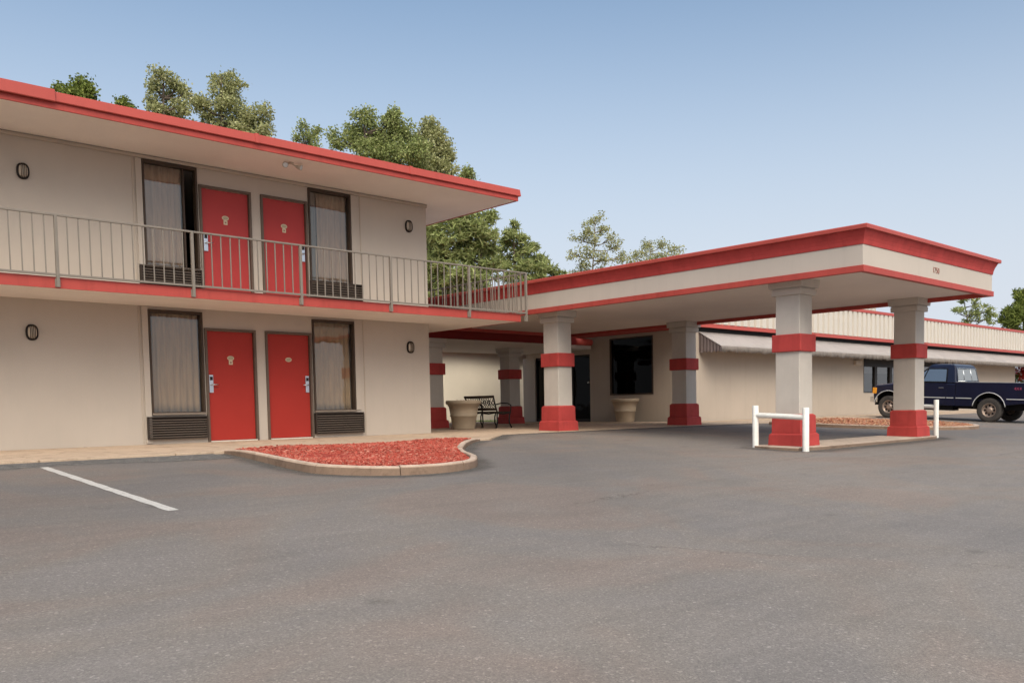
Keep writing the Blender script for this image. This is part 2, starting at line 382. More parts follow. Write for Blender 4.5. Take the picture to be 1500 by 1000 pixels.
bay(-.7, .6, -2.9, -1.78, 8); bay(.6, 2.2, -1.78, -1.72, 12)
xj = [2.2, 3.8, 5.4, 7.0, 8.6, 10.2]
for a, b in zip(xj, xj[1:]): bay(a, b, -1.72, -1.72 if a < 7 else -1.8, 12)
x = 10.2
while x < 52: yf = -1.95 if x < 11 else -1.45; bay(x, x+2.0, yf, yf, .8); x += 2.0
build('sidewalk', sw, CONC, bevel=.008, kind='structure')

# crumbled asphalt seam between the lot and the sidewalk (left of the mulch bed)
e = MB(); random.seed(3)
xa = -17.0; prev = None
while xa < -6.2:
    w = .66 + .14*math.sin(xa*1.7) + random.uniform(-.05, .05)
    cur = [(xa,-2.88,gz(-2.88)+.012),(xa,-2.9-w*.5,gz(-2.9-w*.5)+.016),(xa,-2.9-w,gz(-2.9-w)+.003)]
    if prev: e.add(prev+cur, [(0,1,4,3),(1,2,5,4)])
    prev = cur; xa += .12
build('asphalt_seam', e, EDGE, kind='structure')

# parking line
pl = MB(); prev = None
for i in range(40):
    t = i/39; y = -3.50 - t*4.56; xc = -8.645 - .085*t + .004*math.sin(i*1.3); w = .052 + random.uniform(-.004, .004)
    cur = [(xc-w,y,gz(y)+.004),(xc+w,y+.01,gz(y)+.004)]
    if prev: pl.add(prev+cur, [(0,2,3,1)])
    prev = cur
build('parking_line', pl, PAINT, kind='structure')

# ---- grime on the asphalt along kerbs and edges
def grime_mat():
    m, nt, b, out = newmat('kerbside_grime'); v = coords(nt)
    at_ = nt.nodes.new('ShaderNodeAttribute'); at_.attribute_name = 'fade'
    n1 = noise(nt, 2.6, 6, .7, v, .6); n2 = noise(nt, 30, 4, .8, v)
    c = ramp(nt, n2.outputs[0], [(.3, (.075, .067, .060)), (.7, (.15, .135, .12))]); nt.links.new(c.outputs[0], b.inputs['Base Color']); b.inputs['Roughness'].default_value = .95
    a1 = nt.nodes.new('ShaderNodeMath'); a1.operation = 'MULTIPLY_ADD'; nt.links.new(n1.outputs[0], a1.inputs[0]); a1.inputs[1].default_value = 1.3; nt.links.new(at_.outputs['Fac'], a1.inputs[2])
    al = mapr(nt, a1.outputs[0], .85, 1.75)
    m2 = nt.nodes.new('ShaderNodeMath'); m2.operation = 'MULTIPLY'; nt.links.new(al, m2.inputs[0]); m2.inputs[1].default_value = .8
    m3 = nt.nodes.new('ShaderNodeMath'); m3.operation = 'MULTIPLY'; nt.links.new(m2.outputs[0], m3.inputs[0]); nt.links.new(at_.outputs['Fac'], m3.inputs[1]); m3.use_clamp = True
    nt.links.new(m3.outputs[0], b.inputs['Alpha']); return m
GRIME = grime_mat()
def grime(name, path, width, side=-1, zoff=.005):
    vs, fs, fd = [], [], []
    n = len(path)
    for i, p in enumerate(path):
        a = path[max(i-1, 0)]; b = path[min(i+1, n-1)]; d = Vector((b[0]-a[0], b[1]-a[1], 0)).normalized(); nn = Vector((-d.y, d.x, 0))*side
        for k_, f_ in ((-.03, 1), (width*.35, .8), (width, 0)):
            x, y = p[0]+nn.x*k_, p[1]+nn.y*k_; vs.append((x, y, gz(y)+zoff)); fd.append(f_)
    for i in range(n-1):
        for k_ in range(2): a = 3*i+k_; fs.append((a, a+1, a+4, a+3))
    me_ = bpy.data.meshes.new(name); me_.from_pydata(vs, [], fs); at_ = me_.attributes.new('fade', 'FLOAT', 'POINT')
    for i, f_ in enumerate(fd): at_.data[i].value = f_
    me_.materials.append(GRIME)
    bm_ = bmesh.new(); bm_.from_mesh(me_); bmesh.ops.recalc_face_normals(bm_, faces=bm_.faces); bm_.to_mesh(me_); bm_.free()
    if me_.polygons[0].normal.z < 0: me_.flip_normals()
    o = bpy.data.objects.new(name, me_); COL.objects.link(o); o['kind'] = 'structure'
# ---- kerbs
def smooth_poly(pts, it=2):
    for _ in range(it):
        q = [pts[0]]
        for a, b in zip(pts, pts[1:]):
            q += [tuple(a[k]*.75+b[k]*.25 for k in range(len(a))), tuple(a[k]*.25+b[k]*.75 for k in range(len(a)))]
        q.append(pts[-1]); pts = q
    return pts
def kerb_strip(path, width, closed=False, side=1):   # path: x, y, height above asphalt
    mb = MB(); n = len(path); prof = []
    for i, (x, y, h) in enumerate(path):
        a = path[(i-1) % n] if closed or i > 0 else path[i]; b = path[(i+1) % n] if closed or i < n-1 else path[i]
        d = Vector((b[0]-a[0], b[1]-a[1], 0)).normalized(); nn = Vector((-d.y, d.x, 0))*side
        base = gz(min(y, -1.7)); jit = random.uniform(-.006, .006)
        o = []
        for off, zz in ((0, -.15), (.012, h*.8), (.035, h), (width-.01, h+.0), (width, h-.02), (width, -.15)):
            o.append((x+nn.x*(off+jit), y+nn.y*(off+jit), base+zz))
        prof.append(o)
    m = 6
    for i in range(n if closed else n-1):
        A = prof[i]; B = prof[(i+1) % n]
        mb.add(A+B, [(k, k+1, m+k+1, m+k) for k in range(m-1)])
    if not closed:
        mb.add(prof[0], [tuple(range(m))]); mb.add(prof[-1], [tuple(range(m-1, -1, -1))])
    return mb
out1 = smooth_poly([(-6.02,-2.7,.05),(-6.03,-3.3,.10),(-6.14,-4.4,.12),(-6.33,-5.85,.13),(-6.25,-6.35,.13),(-5.8,-6.85,.125),(-5.4,-7.02,.12),(-4.9,-7.06,.12),(-4.3,-6.86,.12),(-3.93,-6.5,.12),(-3.6,-6.05,.115),(-3.3,-5.4,.11),(-2.75,-4.65,.10),(-1.65,-3.45,.08),(-.75,-2.75,.05)], 2)
kb = MB(); random.seed(4)
for a in range(0, len(out1)-1, 8):
    sgm = [list(p) for p in out1[a:a+9]]
    if len(sgm) < 2: continue
    for e0, e1 in ((0, 1), (-1, -2)):
        p, q = Vector(sgm[e0][:2]), Vector(sgm[e1][:2]); d = (q-p).normalized()*.006; sgm[e0][0] += d.x; sgm[e0][1] += d.y
    k_ = kerb_strip([tuple(p) for p in sgm], .115, side=1); dz = random.uniform(-.008, .008); o_ = len(kb.v)
    kb.v += [(x, y, z+dz) for x, y, z in k_.v]; kb.f += [tuple(i+o_ for i in f_) for f_ in k_.f]; kb.smooth += k_.smooth
build('bed_kerb', kb, KERB, kind='structure', bevel=.008)
# mulch surface + chips
def inside(p, poly):
    c = False; j = len(poly)-1
    for i in range(len(poly)):
        xi, yi = poly[i][:2]; xj_, yj = poly[j][:2]
        if (yi > p[1]) != (yj > p[1]) and p[0] < (xj_-xi)*(p[1]-yi)/(yj-yi)+xi: c = not c
        j = i
    return c
def offset_in(path, w, side=1):
    q = []
    for i, pth in enumerate(path):
        a = path[max(i-1, 0)]; b = path[min(i+1, len(path)-1)]
        d = Vector((b[0]-a[0], b[1]-a[1], 0)).normalized(); q.append((pth[0]-d.y*w*side, pth[1]+d.x*w*side))
    return q
def mulch(name, poly, hfun, n, mat, base, size, seed=1):
    random.seed(seed); mb = MB()
    xs_ = [p[0] for p in poly]; ys_ = [p[1] for p in poly]
    # base sheet
    k = len(poly); mb.add([(p[0], p[1], hfun(*p[:2])-.012) for p in poly], [tuple(range(k))])
    nb = 1; c = 0
    while c < n:
        p = (random.uniform(min(xs_), max(xs_)), random.uniform(min(ys_), max(ys_)))
        if not inside(p, poly): continue
        c += 1
        L = random.uniform(.5, 1.3)*size; W = L*random.uniform(.25, .5); T = L*.14
        a = random.uniform(0, 6.283); tl = random.uniform(-.5, .5); tw = random.uniform(-.6, .6)
        M = Matrix.Translation((p[0], p[1], hfun(*p)+random.uniform(-.01, .012))) @ Matrix.Rotation(a, 4, 'Z') @ Matrix.Rotation(tl, 4, 'Y') @ Matrix.Rotation(tw, 4, 'X')
        vs = [M @ Vector(q) for q in ((-L/2,-W/2,0),(L/2,-W/2.6,0),(L/2,W/2,0),(-L/2,W/2.4,0),(-L/2,-W/2,T),(L/2,-W/2.6,T),(L/2,W/2,T),(-L/2,W/2.4,T))]
        mb.add(vs, [(4,5,6,7),(0,1,5,4),(1,2,6,5),(2,3,7,6),(3,0,4,7)])
    o = build(name, mb, [mat, base], kind='stuff', fix=False)
    o.data.polygons[0].material_index = 1
    if o.data.polygons[0].normal.z < 0: o.data.flip_normals()
    return o
inn = offset_in(out1, .11)
bedpoly = [p for p in inn if p[1] < -2.93] + [(-1.2, -2.93), (-5.9, -2.93)]
def bedh(x, y):
    e_ = min(1, (-2.9-y)/.4) if y < -2.9 else 0
    return gz(y) + .085 + .03*math.sin(x*2.1)*math.sin(y*1.7) if y < -3.2 else gz(y)+.05+.035*e_
o = mulch('red_mulch', bedpoly, bedh, 21000, MULCH, MULCHB, .042)
o['label'] = 'bright red wood mulch filling the kerbed bed in front of the ground-floor doors'; o['category'] = 'mulch'

grime('bed_grime', [p[:2] for p in out1], .38)
grime('walk_grime', [(-.6,-2.86),(.6,-1.78),(2.2,-1.71),(4,-1.72),(6,-1.72),(8.6,-1.78),(10.2,-1.9)], .5, -1)
# drive island under the two front canopy columns
isl = MB()
ip = [(2.22,-7.86),(2.9,-7.95),(5.2,-7.93),(8.0,-7.90),(8.28,-7.8),(8.42,-7.5),(8.42,-7.2),(8.3,-6.95),(8.0,-6.86),(5.0,-6.86),(2.5,-6.86),(2.26,-6.95),(2.18,-7.3)]
k = len(ip)
def izt(y): return -.244 + .02*(y+7.4)
isl.add([(a,b,izt(b)) for a,b in ip]+[(a,b,-.5) for a,b in ip], [tuple(range(k))]+[(i,(i+1)%k,(i+1)%k+k,i+k) for i in range(k)])
build('drive_island', isl, ISLE, bevel=.015, kind='structure')
grime('island_grime', [(2.12,-6.8),(2.12,-7.3),(2.16,-7.86),(2.5,-8.0),(3.4,-8.0),(5.2,-7.97),(7,-7.94),(8.1,-7.93),(8.5,-7.75),(8.55,-7.2)], .55, -1)

# far mulch island beside the parked truck
far = [(9.9,-2.45),(10.0,-3.6),(10.6,-5.2),(11.4,-6.2),(12.4,-6.75),(13.4,-6.82),(14.1,-6.6),(14.55,-6.1),(14.7,-5.4),(14.7,-4.4),(14.6,-3.2),(14.5,-2.3)]
far3 = smooth_poly([(a,b,.10) for a,b in far], 2)
build('island_kerb', kerb_strip(far3, .14, side=1), KERB, kind='structure')
fin = offset_in(far3, .13)
o = mulch('faded_mulch', fin, lambda x, y: gz(y)+.085+.02*math.sin(x*1.3+y), 7000, MULCH2, MULCHB2, .075, 5)
o['label'] = 'faded brown and red mulch on the far kerbed island beside the dark pickup'; o['category'] = 'mulch'

# ================================================================= TWO-STOREY MOTEL BLOCK
A = thing('motel_building', 'two-storey beige motel block with red doors, red roof edge and balcony walkway', 'building', (0,0,0))
XL = -17.5
Zs, Zc = 2.43, 5.045        # balcony soffit, roof soffit heights
F2 = 2.59                   # upper floor level
def opening_sets(zf):       # window1, door1, door2, window2
    return [(-6.05,-5.09, zf+.52, zf+2.375), (-5.03,-4.10, zf+.0, zf+2.05), (-3.85,-2.93, zf+.0, zf+2.05), (-2.875,-1.915, zf+.52, zf+2.375)]
more = []
w = MB()
lo = opening_sets(0.0); hi = opening_sets(F2)
lo2 = [(a-9.4, b-9.4, c, d) for a, b, c, d in lo]; hi2 = [(a-9.4, b-9.4, c, d) for a, b, c, d in hi]
wallgrid(w, XL, 0, -.1, Zs, lo+lo2, 0, .18)
wallgrid(w, XL, 0, F2-.08, Zc, hi+hi2, 0, .18)
w.box(-.18, 0, .18, 11, -.1, Zs); w.box(-.18, 0, .18, 11, F2-.08, Zc)
w.box(XL, XL+.18, .18, 11, -.1, Zc-.01); w.box(XL+.18, -.18, 10.82, 11, -.1, Zc-.01)
w.box(XL+.18, -.18, .181, 10.82, Zs-.02, F2-.1)
build('wall', w, WALL, A)
# joint battens and soffit trim
t = MB()
for x0 in (-6.215, -1.70, -10.9, -15.62):
    for za, zb in ((.02, Zs-.004), (F2+.02, Zc-.07)): t.box(x0, x0+.03, -.012, 0, za, zb)
t.box(XL, 0.012, -.036, 0, Zc-.070, Zc-.018); t.box(.0, .022, -.02, 10.9, Zc-.075, Zc-.003)
build('trim_batten', t, WALLW, A, bevel=.004)
for x0, x1 in ((-6.16,-6.055), (-1.91,-1.80)):
    t = MB(); t.box(x0, x1, -.03, 0, .02 if x0 < -5 else .55, Zs-.004); build('window_jamb', t, WALL, A, bevel=.004)
    t = MB(); t.box(x0, x1, -.03, 0, F2+.55, Zc-.075); build('window_jamb', t, WALL, A, bevel=.004)
t = MB(); 
for x0, x1 in ((XL, -6.17), (-4.06, -3.89), (-1.72, 0.0)): t.box(x0, x1, -.02, -.001, F2+.0, F2+.24)
build('base_strip', t, BEIGE, A, bevel=.003)

def make_window(x0, x1, z0, z1, curtains, tilt=0, openx=None):
    f = MB(); d0, d1 = -.035, .10; fr = .035
    f.box(x0, x0+fr, d0, d1, z0, z1); f.box(x1-fr, x1, d0, d1, z0, z1)
    f.box(x0+fr, x1-fr, d0, d1, z1-.05, z1); f.box(x0+fr, x1-fr, d0, d1, z0, z0+.045)
    o = build('window', f, BROWN, A, bevel=.003)
    s = MB(); s.box(x0+.0, x1-.0, -.06, -.036, z0-.008, z0+.03); build('sill', s, surf_rail, o, bevel=.003)
    px1 = x1-fr
    if openx: px1 = openx; q = MB(); q.box(openx-.012, openx+.012, .0, .05, z0+.046, z1-.051); build('sash_bar', q, BROWN, o)
    gl = MB(); gl.add([(x0+fr,.03,z0+.045),(px1,.03+tilt,z0+.045),(px1,.03+tilt,z1-.05),(x0+fr,.03,z1-.05)], [(0,1,2,3)])
    build('pane', gl, GLASS, o)
    for (a, b, c, lean, mat) in curtains:          # left, right, fold count, lean of the gathered edge
        cm = MB(); nx = max(16, int(c*8)); nz = 10; vs = []
        for j in range(nz+1):
            tz = j/nz
            for i in range(nx+1):
                u = i/nx
                xx = a+(b-a)*u + lean*(1-tz)*u
                yy = .155 + .022*math.sin(u*c*6.283 + .5*math.sin(3*tz+u*4)) + .008*math.sin(u*c*2.7*6.283+1+tz)
                vs.append((xx, yy, z0+.03+(z1-z0-.05)*tz))
        cm.add(vs, [(j*(nx+1)+i, j*(nx+1)+i+1, (j+1)*(nx+1)+i+1, (j+1)*(nx+1)+i) for j in range(nz) for i in range(nx)], True)
        cu = build('curtain', cm, mat, o); so = cu.modifiers.new('solid', 'SOLIDIFY'); so.thickness = .004
    return o
surf_rail = surf('taupe_sill_metal', (.22, .175, .14), .45, .08, 6, .05, 60, .05, .001)

def make_door(x0, x1, z0, z1, hinge_right, mat, tag2=True):
    f = MB(); fr = .045
    f.box(x0-.03, x0+fr-.03, -.03, .12, z0, z1+.0); f.box(x1-fr+.03, x1+.03, -.03, .12, z0, z1)
    f.box(x0-.03, x1+.03, -.032, .121, z1+.001, z1+.045)
    fo = build('door_frame', f, surf_frame, A, bevel=.003)
    d = MB(); d.box(x0+.02, x1-.02, .025, .07, z0+.025, z1-.004)
    do = build('door', d, mat, A, bevel=.004)
    s = MB(); s.box(x0+.016, x1-.016, -.045, .10, z0+.0, z0+.02); build('threshold', s, ALUM, do, bevel=.003)
    hx = x0+.075 if hinge_right else x1-.075; sg = 1 if hinge_right else -1; zc = z0+1.07
    h = MB(); h.box(hx-.038, hx+.038, .004, .0249, zc-.16, zc+.17); build('lock_plate', h, STEEL, do, bevel=.004)
    h = MB(); h.box(hx-.024, hx+.024, -.006, .0039, zc+.07, zc+.135); build('card_slot', h, BLACK, do)
    h = MB(); h.tube([(hx,.006,zc-.01),(hx,-.045,zc-.01)], .013, 10); h.tube([(hx,-.04,zc-.01),(hx+sg*.04,-.045,zc-.012),(hx+sg*.11,-.04,zc-.01)], .011, 8)
    build('handle', h, STEEL, do)
    xc = (x0+x1)/2; zp = z0+1.52
    h = MB()
    h.prism([(xc+.066*math.cos(a*math.pi/8), zp+.035+.042*math.sin(a*math.pi/8)) for a in range(16)], .018, .0248)
    build('number_plate', h, PLATE, do)
    h = MB(); h.prism([(xc+.05*math.cos(a*math.pi/8), zp+.035+.028*math.sin(a*math.pi/8)) for a in range(16)], .014, .0179)
    build('plate_face', h, surf_num, do)
    if tag2:
        h = MB(); h.box(xc-.036, xc+.036, .018, .0247, zp-.085, zp-.009); build('notice_sticker', h, PLATE, do)
        h = MB(); h.box(xc-.016, xc+.016, .0150, .0179, zp-.062, zp-.032); build('sticker_mark', h, NUMM, do)
    return do
surf_num = surf('worn_number_face', (.40, .33, .22), .5, .35, 60, .2, 200, 0)
surf_frame = surf('brown_door_frame', (.12, .085, .065), .5, .08, 6, .05, 60, .05, .001)

make_window(*hi[0], [(-6.02,-5.34,6,.0,CURT2)], .012, -5.33)
make_window(*hi[3], [(-2.60,-1.95,5,.0,CURT2)], .015)
make_window(*lo[0], [(-5.93,-5.12,7,-.01,CURT), (-6.02,-5.955,1,.03,CURT)], .01)
make_window(*lo[3], [(-2.80,-1.95,7,.0,CURT)], .012)
for h_ in (lo2[0], lo2[3], hi2[0], hi2[3]): make_window(*h_, [(h_[0]+.04, h_[1]-.04, 7, 0, CURT)])
make_door(*lo[1], True, DOORR); make_door(*lo[2], False, DOORR, False)
make_door(*hi[1], True, DOORU); make_door(*hi[2], False, DOORU)
for h_, mm in ((lo2[1], DOORR), (hi2[1], DOORU)): make_door(*h_, True, mm)
for h_, mm in ((lo2[2], DOORR), (hi2[2], DOORU)): make_door(*h_, False, mm)
# grey sheer that half covers the dark side of the right upstairs window
s = MB(); nx = 14; vs = []
for j in range(2):
    for i in range(nx+1): vs.append((-2.86+.24*i/nx, .17+.006*math.sin(i*1.9), F2+.56+1.8*j))
s.add(vs, [(i, i+1, nx+2+i, nx+1+i) for i in range(nx)], True)
build('sheer_curtain', s, SHEER, A)

def make_ac(x0, x1, z0, z1):
    b_ = MB(); b_.box(x0, x0+.025, -.085, -.001, z0, z1); b_.box(x1-.025, x1, -.085, -.001, z0, z1)
    b_.box(x0+.025, x1-.025, -.085, -.001, z1-.02, z1); b_.box(x0+.025, x1-.025, -.085, -.001, z0, z0+.02)
    b_.box(x0+.025, x1-.025, -.012, -.0012, z0+.02, z1-.02)
    o = build('air_conditioner', b_, GRILL, A, bevel=.004)
    s_ = MB(); n = 8
    for i in range(n):
        z = z0+.03+(z1-z0-.055)*i/n
        s_.add([(x0+.025,-.080,z),(x1-.025,-.080,z),(x1-.025,-.080,z+.015),(x0+.025,-.080,z+.015),
                (x0+.025,-.05,z+.004),(x1-.025,-.05,z+.004),(x1-.025,-.05,z+.019),(x0+.025,-.05,z+.019)],
               [(0,1,2,3),(7,6,5,4),(3,2,6,7),(0,4,5,1),(0,3,7,4),(1,5,6,2)])
    build('grille', s_, surf_slat, o)
    return o
surf_slat = surf('brown_louvre', (.115, .088, .07), .45, .1, 6, .05, 60, 0)
for dx in (0, -9.4):
    make_ac(-6.15+dx, -5.075+dx, .085, .485); make_ac(-2.885+dx, -1.765+dx, .075, .50)
    make_ac(-6.155+dx, -5.08+dx, F2+.115, F2+.54); make_ac(-2.90+dx, -1.71+dx, F2+.11, F2+.55)

# roof
RX, RY = 1.34, -1.58
rf = MB()
rf.box(XL-.5, RX-.03, RY+.03, 12.2, Zc, Zc+.10)
roof = build('roof', rf, SOFF, A)
m_ = MB(); m_.box(XL-.5, RX-.05, RY+.05, 12.18, Zc+.1001, Zc+.16); build('roof_membrane', m_, ROOFM, roof)
f = MB(); f.ringsweep(XL-.5, RX, RY, 12.2, [(-.03, Zc-.012), (0, Zc-.012), (0.0, 5.128), (-.03, 5.128)])
build('fascia', f, RED, roof, bevel=.004)
f = MB(); prof = [(-.10,5.131),(.036,5.131),(.046,5.140),(.030,5.278),(.0,5.284),(-.10,5.262)]
f.ringsweep(XL-.5, RX, RY, 12.2, prof); build('coping', f, REDM, roof, bevel=.004)
f = MB(); f.prism([(RY-.066,5.120),(RY-.074,5.132),(RY-.058,5.302),(RY+.09,5.312),(RY+.09,5.27),(RY-.02,5.27),(RY-.03,5.126)], XL-.5, -7.8, 'YZ'); build('coping_lap', f, REDM, roof, bevel=.003)
for xj_ in (-4.68, -1.5, -10.9, -14.1):        # lapped joints of the coping
    f = MB(); w_ = .035 if xj_ != -7.8 else .05
    f.prism([(RY-.050,5.124),(RY-.058,5.136),(RY-.042,5.290),(RY+.09,5.294),(RY+.09,5.27),(RY-.02,5.27),(RY-.026,5.13)], xj_-w_, xj_+w_, 'YZ')
    build('coping_joint', f, REDM, roof)
# balcony slab wrapping round the end
BX, BY = 1.37, -1.56
b_ = MB(); b_.box(XL, BX-.02, BY+.02, -.001, Zs, F2-.012); b_.box(.001, BX-.02, -.0005, 11, Zs, F2-.012)
slab = build('balcony_slab', b_, SOFF, A)
f = MB(); f.box(XL, BX, BY, BY+.019, Zs-.008, F2); f.box(BX-.019, BX, BY+.0195, 11, Zs-.008, F2-.001)
build('slab_edge', f, RED, slab, bevel=.003)
f = MB(); f.box(XL, BX-.021, BY+.02, -.03, F2-.0115, F2-.003); build('walkway_floor', f, CONC, slab)

# ---- railing
RL = thing('balcony_railing', 'taupe metal balcony railing with thin vertical balusters along the upper walkway', 'railing', (0,0,F2))
ry, rx = BY-.035, 1.50
tr_ = MB(); tr_.box(XL, rx+.02, ry-.02, ry+.02, .885, .915); tr_.box(rx-.02, rx+.02, ry+.021, 10.8, .885, .915)
build('top_rail', tr_, RAIL, RL, bevel=.004)
tr_ = MB(); tr_.box(XL, rx+.015, ry-.014, ry+.014, .012, .045); tr_.box(rx-.014, rx+.014, ry+.0145, 10.8, .012, .045)
build('bottom_rail', tr_, RAIL, RL, bevel=.003)
posts = [-7.87, -5.86, -3.93, -2.03, -.10]; px_all = [-17.2,-15.6,-13.7,-11.8,-9.85] + posts
for p in px_all + [rx]:
    q = MB(); q.box(p-.021, p+.021, ry-.026, ry+.026, -.155, .90); q.box(p-.035, p+.035, ry+.01, ry+.034, -.15, -.03)
    build('post', q, RAIL, RL, bevel=.003)
for p in (.35, 2.4, 4.4, 6.4, 8.4):
    q = MB(); q.box(rx-.021, rx+.021, p-.021, p+.021, -.155, .90); build('post', q, RAIL, RL, bevel=.003)
cnt = 0
for a, b in zip(px_all+[], px_all[1:]+[rx]):
    n = round((b-a)/.155)
    for i in range(1, n):
        x = a+(b-a)*i/n
        if x < -9.0: continue
        q = MB(); q.box(x-.008, x+.008, ry-.008, ry+.008, .0451, .8849); build('baluster', q, RAIL, RL); cnt += 1
ys_ = [ry, .35, 2.4, 4.4]
rest = MB()
for a, b in zip(ys_, ys_[1:]):
    n = round((b-a)/.155)
    for i in range(1, n):
        y = a+(b-a)*i/n
        if cnt < 99: q = MB(); q.box(rx-.008, rx+.008, y-.008, y+.008, .0451, .8849); build('baluster', q, RAIL, RL); cnt += 1
        else: rest.box(rx-.008, rx+.008, y-.008, y+.008, .0451, .8849)
x = -9.1
while x > XL: rest.box(x-.008, x+.008, ry-.008, ry+.008, .0451, .8849); x -= .155
for i in range(1, 40): rest.box(rx-.008, rx+.008, 4.4+i*.155-.008, 4.4+i*.155+.008, .0451, .8849)
build('distant_balusters', rest, RAIL, RL, kind='stuff')

# ---- wall lights
def wall_light(x, z, label):
    T = thing('wall_light', label, 'light', (x, 0, z), 0, 'oval bulkhead lights on the motel wall')
    def oval(rx_, rz_, n=28, p=2.6):
        r = []
        for k in range(n):
            a = 2*math.pi*k/n; c, s_ = math.cos(a), math.sin(a)
            r.append((math.copysign(abs(c)**(2/p), c)*rx_, math.copysign(abs(s_)**(2/p), s_)*rz_))
        return r
    hs = MB(); o1 = oval(.078, .115); 
    hs.tube([(a, -.035, b) for a, b in o1] + [(o1[0][0], -.035, o1[0][1])], .013, 8, False)
    hs.tube([(a, -.012, b) for a, b in o1] + [(o1[0][0], -.012, o1[0][1])], .014, 8, False)
    build('housing', hs, BLACK, T)
    ln = MB(); vs = []; 
    for k, (sc_, dy) in enumerate(((1, -.01), (.95, -.045), (.75, -.065), (.4, -.075))):
        vs += [(a*sc_*.88, dy, b*sc_*.9) for a, b in o1]
    n = len(o1); fs = [(k*n+i, k*n+(i+1) % n, (k+1)*n+(i+1) % n, (k+1)*n+i) for k in range(3) for i in range(n)] + [tuple(3*n+i for i in range(n))]
    ln.add(vs, fs, True); build('lens', ln, CREAM, T)
    cg = MB()
    for xx in (-.036, -.012, .012, .036): cg.tube([(xx, -.04, -.115), (xx, -.08, -.07), (xx, -.085, 0), (xx, -.08, .07), (xx, -.04, .115)], .005, 6)
    build('cage', cg, BROWN, T)
wall_light(-7.885, 4.44, 'oval caged wall light on the upper wall at far left, above the railing')
wall_light(-7.872, 1.885, 'oval caged wall light on the ground-floor wall at far left, under the balcony')
wall_light(-.476, 4.51, 'oval caged wall light on the upper wall right of the doors, under the roof overhang')
wall_light(-.512, 1.893, 'oval caged wall light on the ground-floor wall near the building corner')

# ---- twin flood light under the roof soffit
T = thing('soffit_light', 'small cream twin-head flood light under the roof overhang above the red doors', 'light', (-3.83, -1.17, Zc))
q = MB(); q.lathe([(0,-.001),(.05,-.001),(.05,-.02),(.03,-.03),(0,-.03)], (0,0,0), 20); build('mount', q, CREAM, T)
for s_ in (-1, 1):
    q = MB(); d = Vector((s_*.6, -.75, -.25)).normalized(); p0_ = Vector((s_*.03, 0, -.03))
    q.tube([p0_, p0_+Vector((s_*.05, 0, -.015)), p0_+Vector((s_*.06, -.01, -.03))], .01, 8)
    c_ = p0_+Vector((s_*.06, -.01, -.03)); q.tube([c_, c_+d*.02, c_+d*.07, c_+d*.11], [.02, .03, .045, .055], 16)
    lamp = build('lamp_head', q, CREAM, T)
    q = MB(); q.tube([c_+d*.1101, c_+d*.113], [.045, .04], 16); build('bulb_face', q, CLEAR, lamp)

# ================================================================= ENTRANCE CANOPY
K = thing('entrance_canopy', 'flat-roofed entrance canopy with red and beige edge on red-banded columns', 'canopy', (5.1, -2.8, 0))
def world(mb): return shift(mb, (-5.1, 2.8, 0))
KX0, KX1, KY0, KY1 = 2.25, 7.94, -9.05, 3.42
s = MB(); s.box(KX0+.02, KX1-.02, KY0+.02, KY1-.02, 2.78, 2.83); build('soffit', world(s), SOFC, K)
s = MB(); s.box(KX0+.02, KX1-.02, KY0+.02, KY1-.02, 3.30, 3.40); build('roof_deck', world(s), ROOFM, K)
s = MB(); s.ringsweep(KX0, KX1, KY0, KY1, [(-.07,2.692),(.03,2.692),(.03,2.798),(-.07,2.798)]); build('lower_trim', world(s), RED, K, bevel=.004)
s = MB(); s.ringsweep(KX0, KX1, KY0, KY1, [(-.06,2.7985),(0,2.7985),(0,3.143),(-.06,3.143)]); fb = build('fascia_board', world(s), BEIGE, K, bevel=.003)
s = MB(); s.ringsweep(KX0, KX1, KY0, KY1, [(-.05,3.1435),(.012,3.1435),(.016,3.165),(.022,3.21),(.040,3.27),(.068,3.33),(.09,3.375),(-.05,3.375)]); build('cornice', world(s), REDC, K)
s = MB(); s.ringsweep(KX0, KX1, KY0, KY1, [(-.1,3.3755),(.135,3.3755),(.138,3.43),(.13,3.448),(-.1,3.46)]); build('coping', world(s), REDM, K, bevel=.004)
# house number
def text_mesh(body, size, name, mat, parent, loc, rot, extrude=.004):
    cu = bpy.data.curves.new('t', 'FONT'); cu.body = body; cu.size = size; cu.extrude = extrude; cu.align_x = 'CENTER'; cu.align_y = 'CENTER'
    to = bpy.data.objects.new('t', cu); COL.objects.link(to)
    dg = bpy.context.evaluated_depsgraph_get(); me_ = bpy.data.meshes.new_from_object(to.evaluated_get(dg))
    bpy.data.objects.remove(to); me_.name = name; me_.materials.clear(); me_.materials.append(mat)
    o = bpy.data.objects.new(name, me_); COL.objects.link(o); o.parent = parent; o.location = loc; o.rotation_euler = rot; return o
text_mesh('1750', .15, 'house_number', NUMM, K, (5.13-5.1, KY0-.004+2.8, 2.968), (R(90), 0, 0))

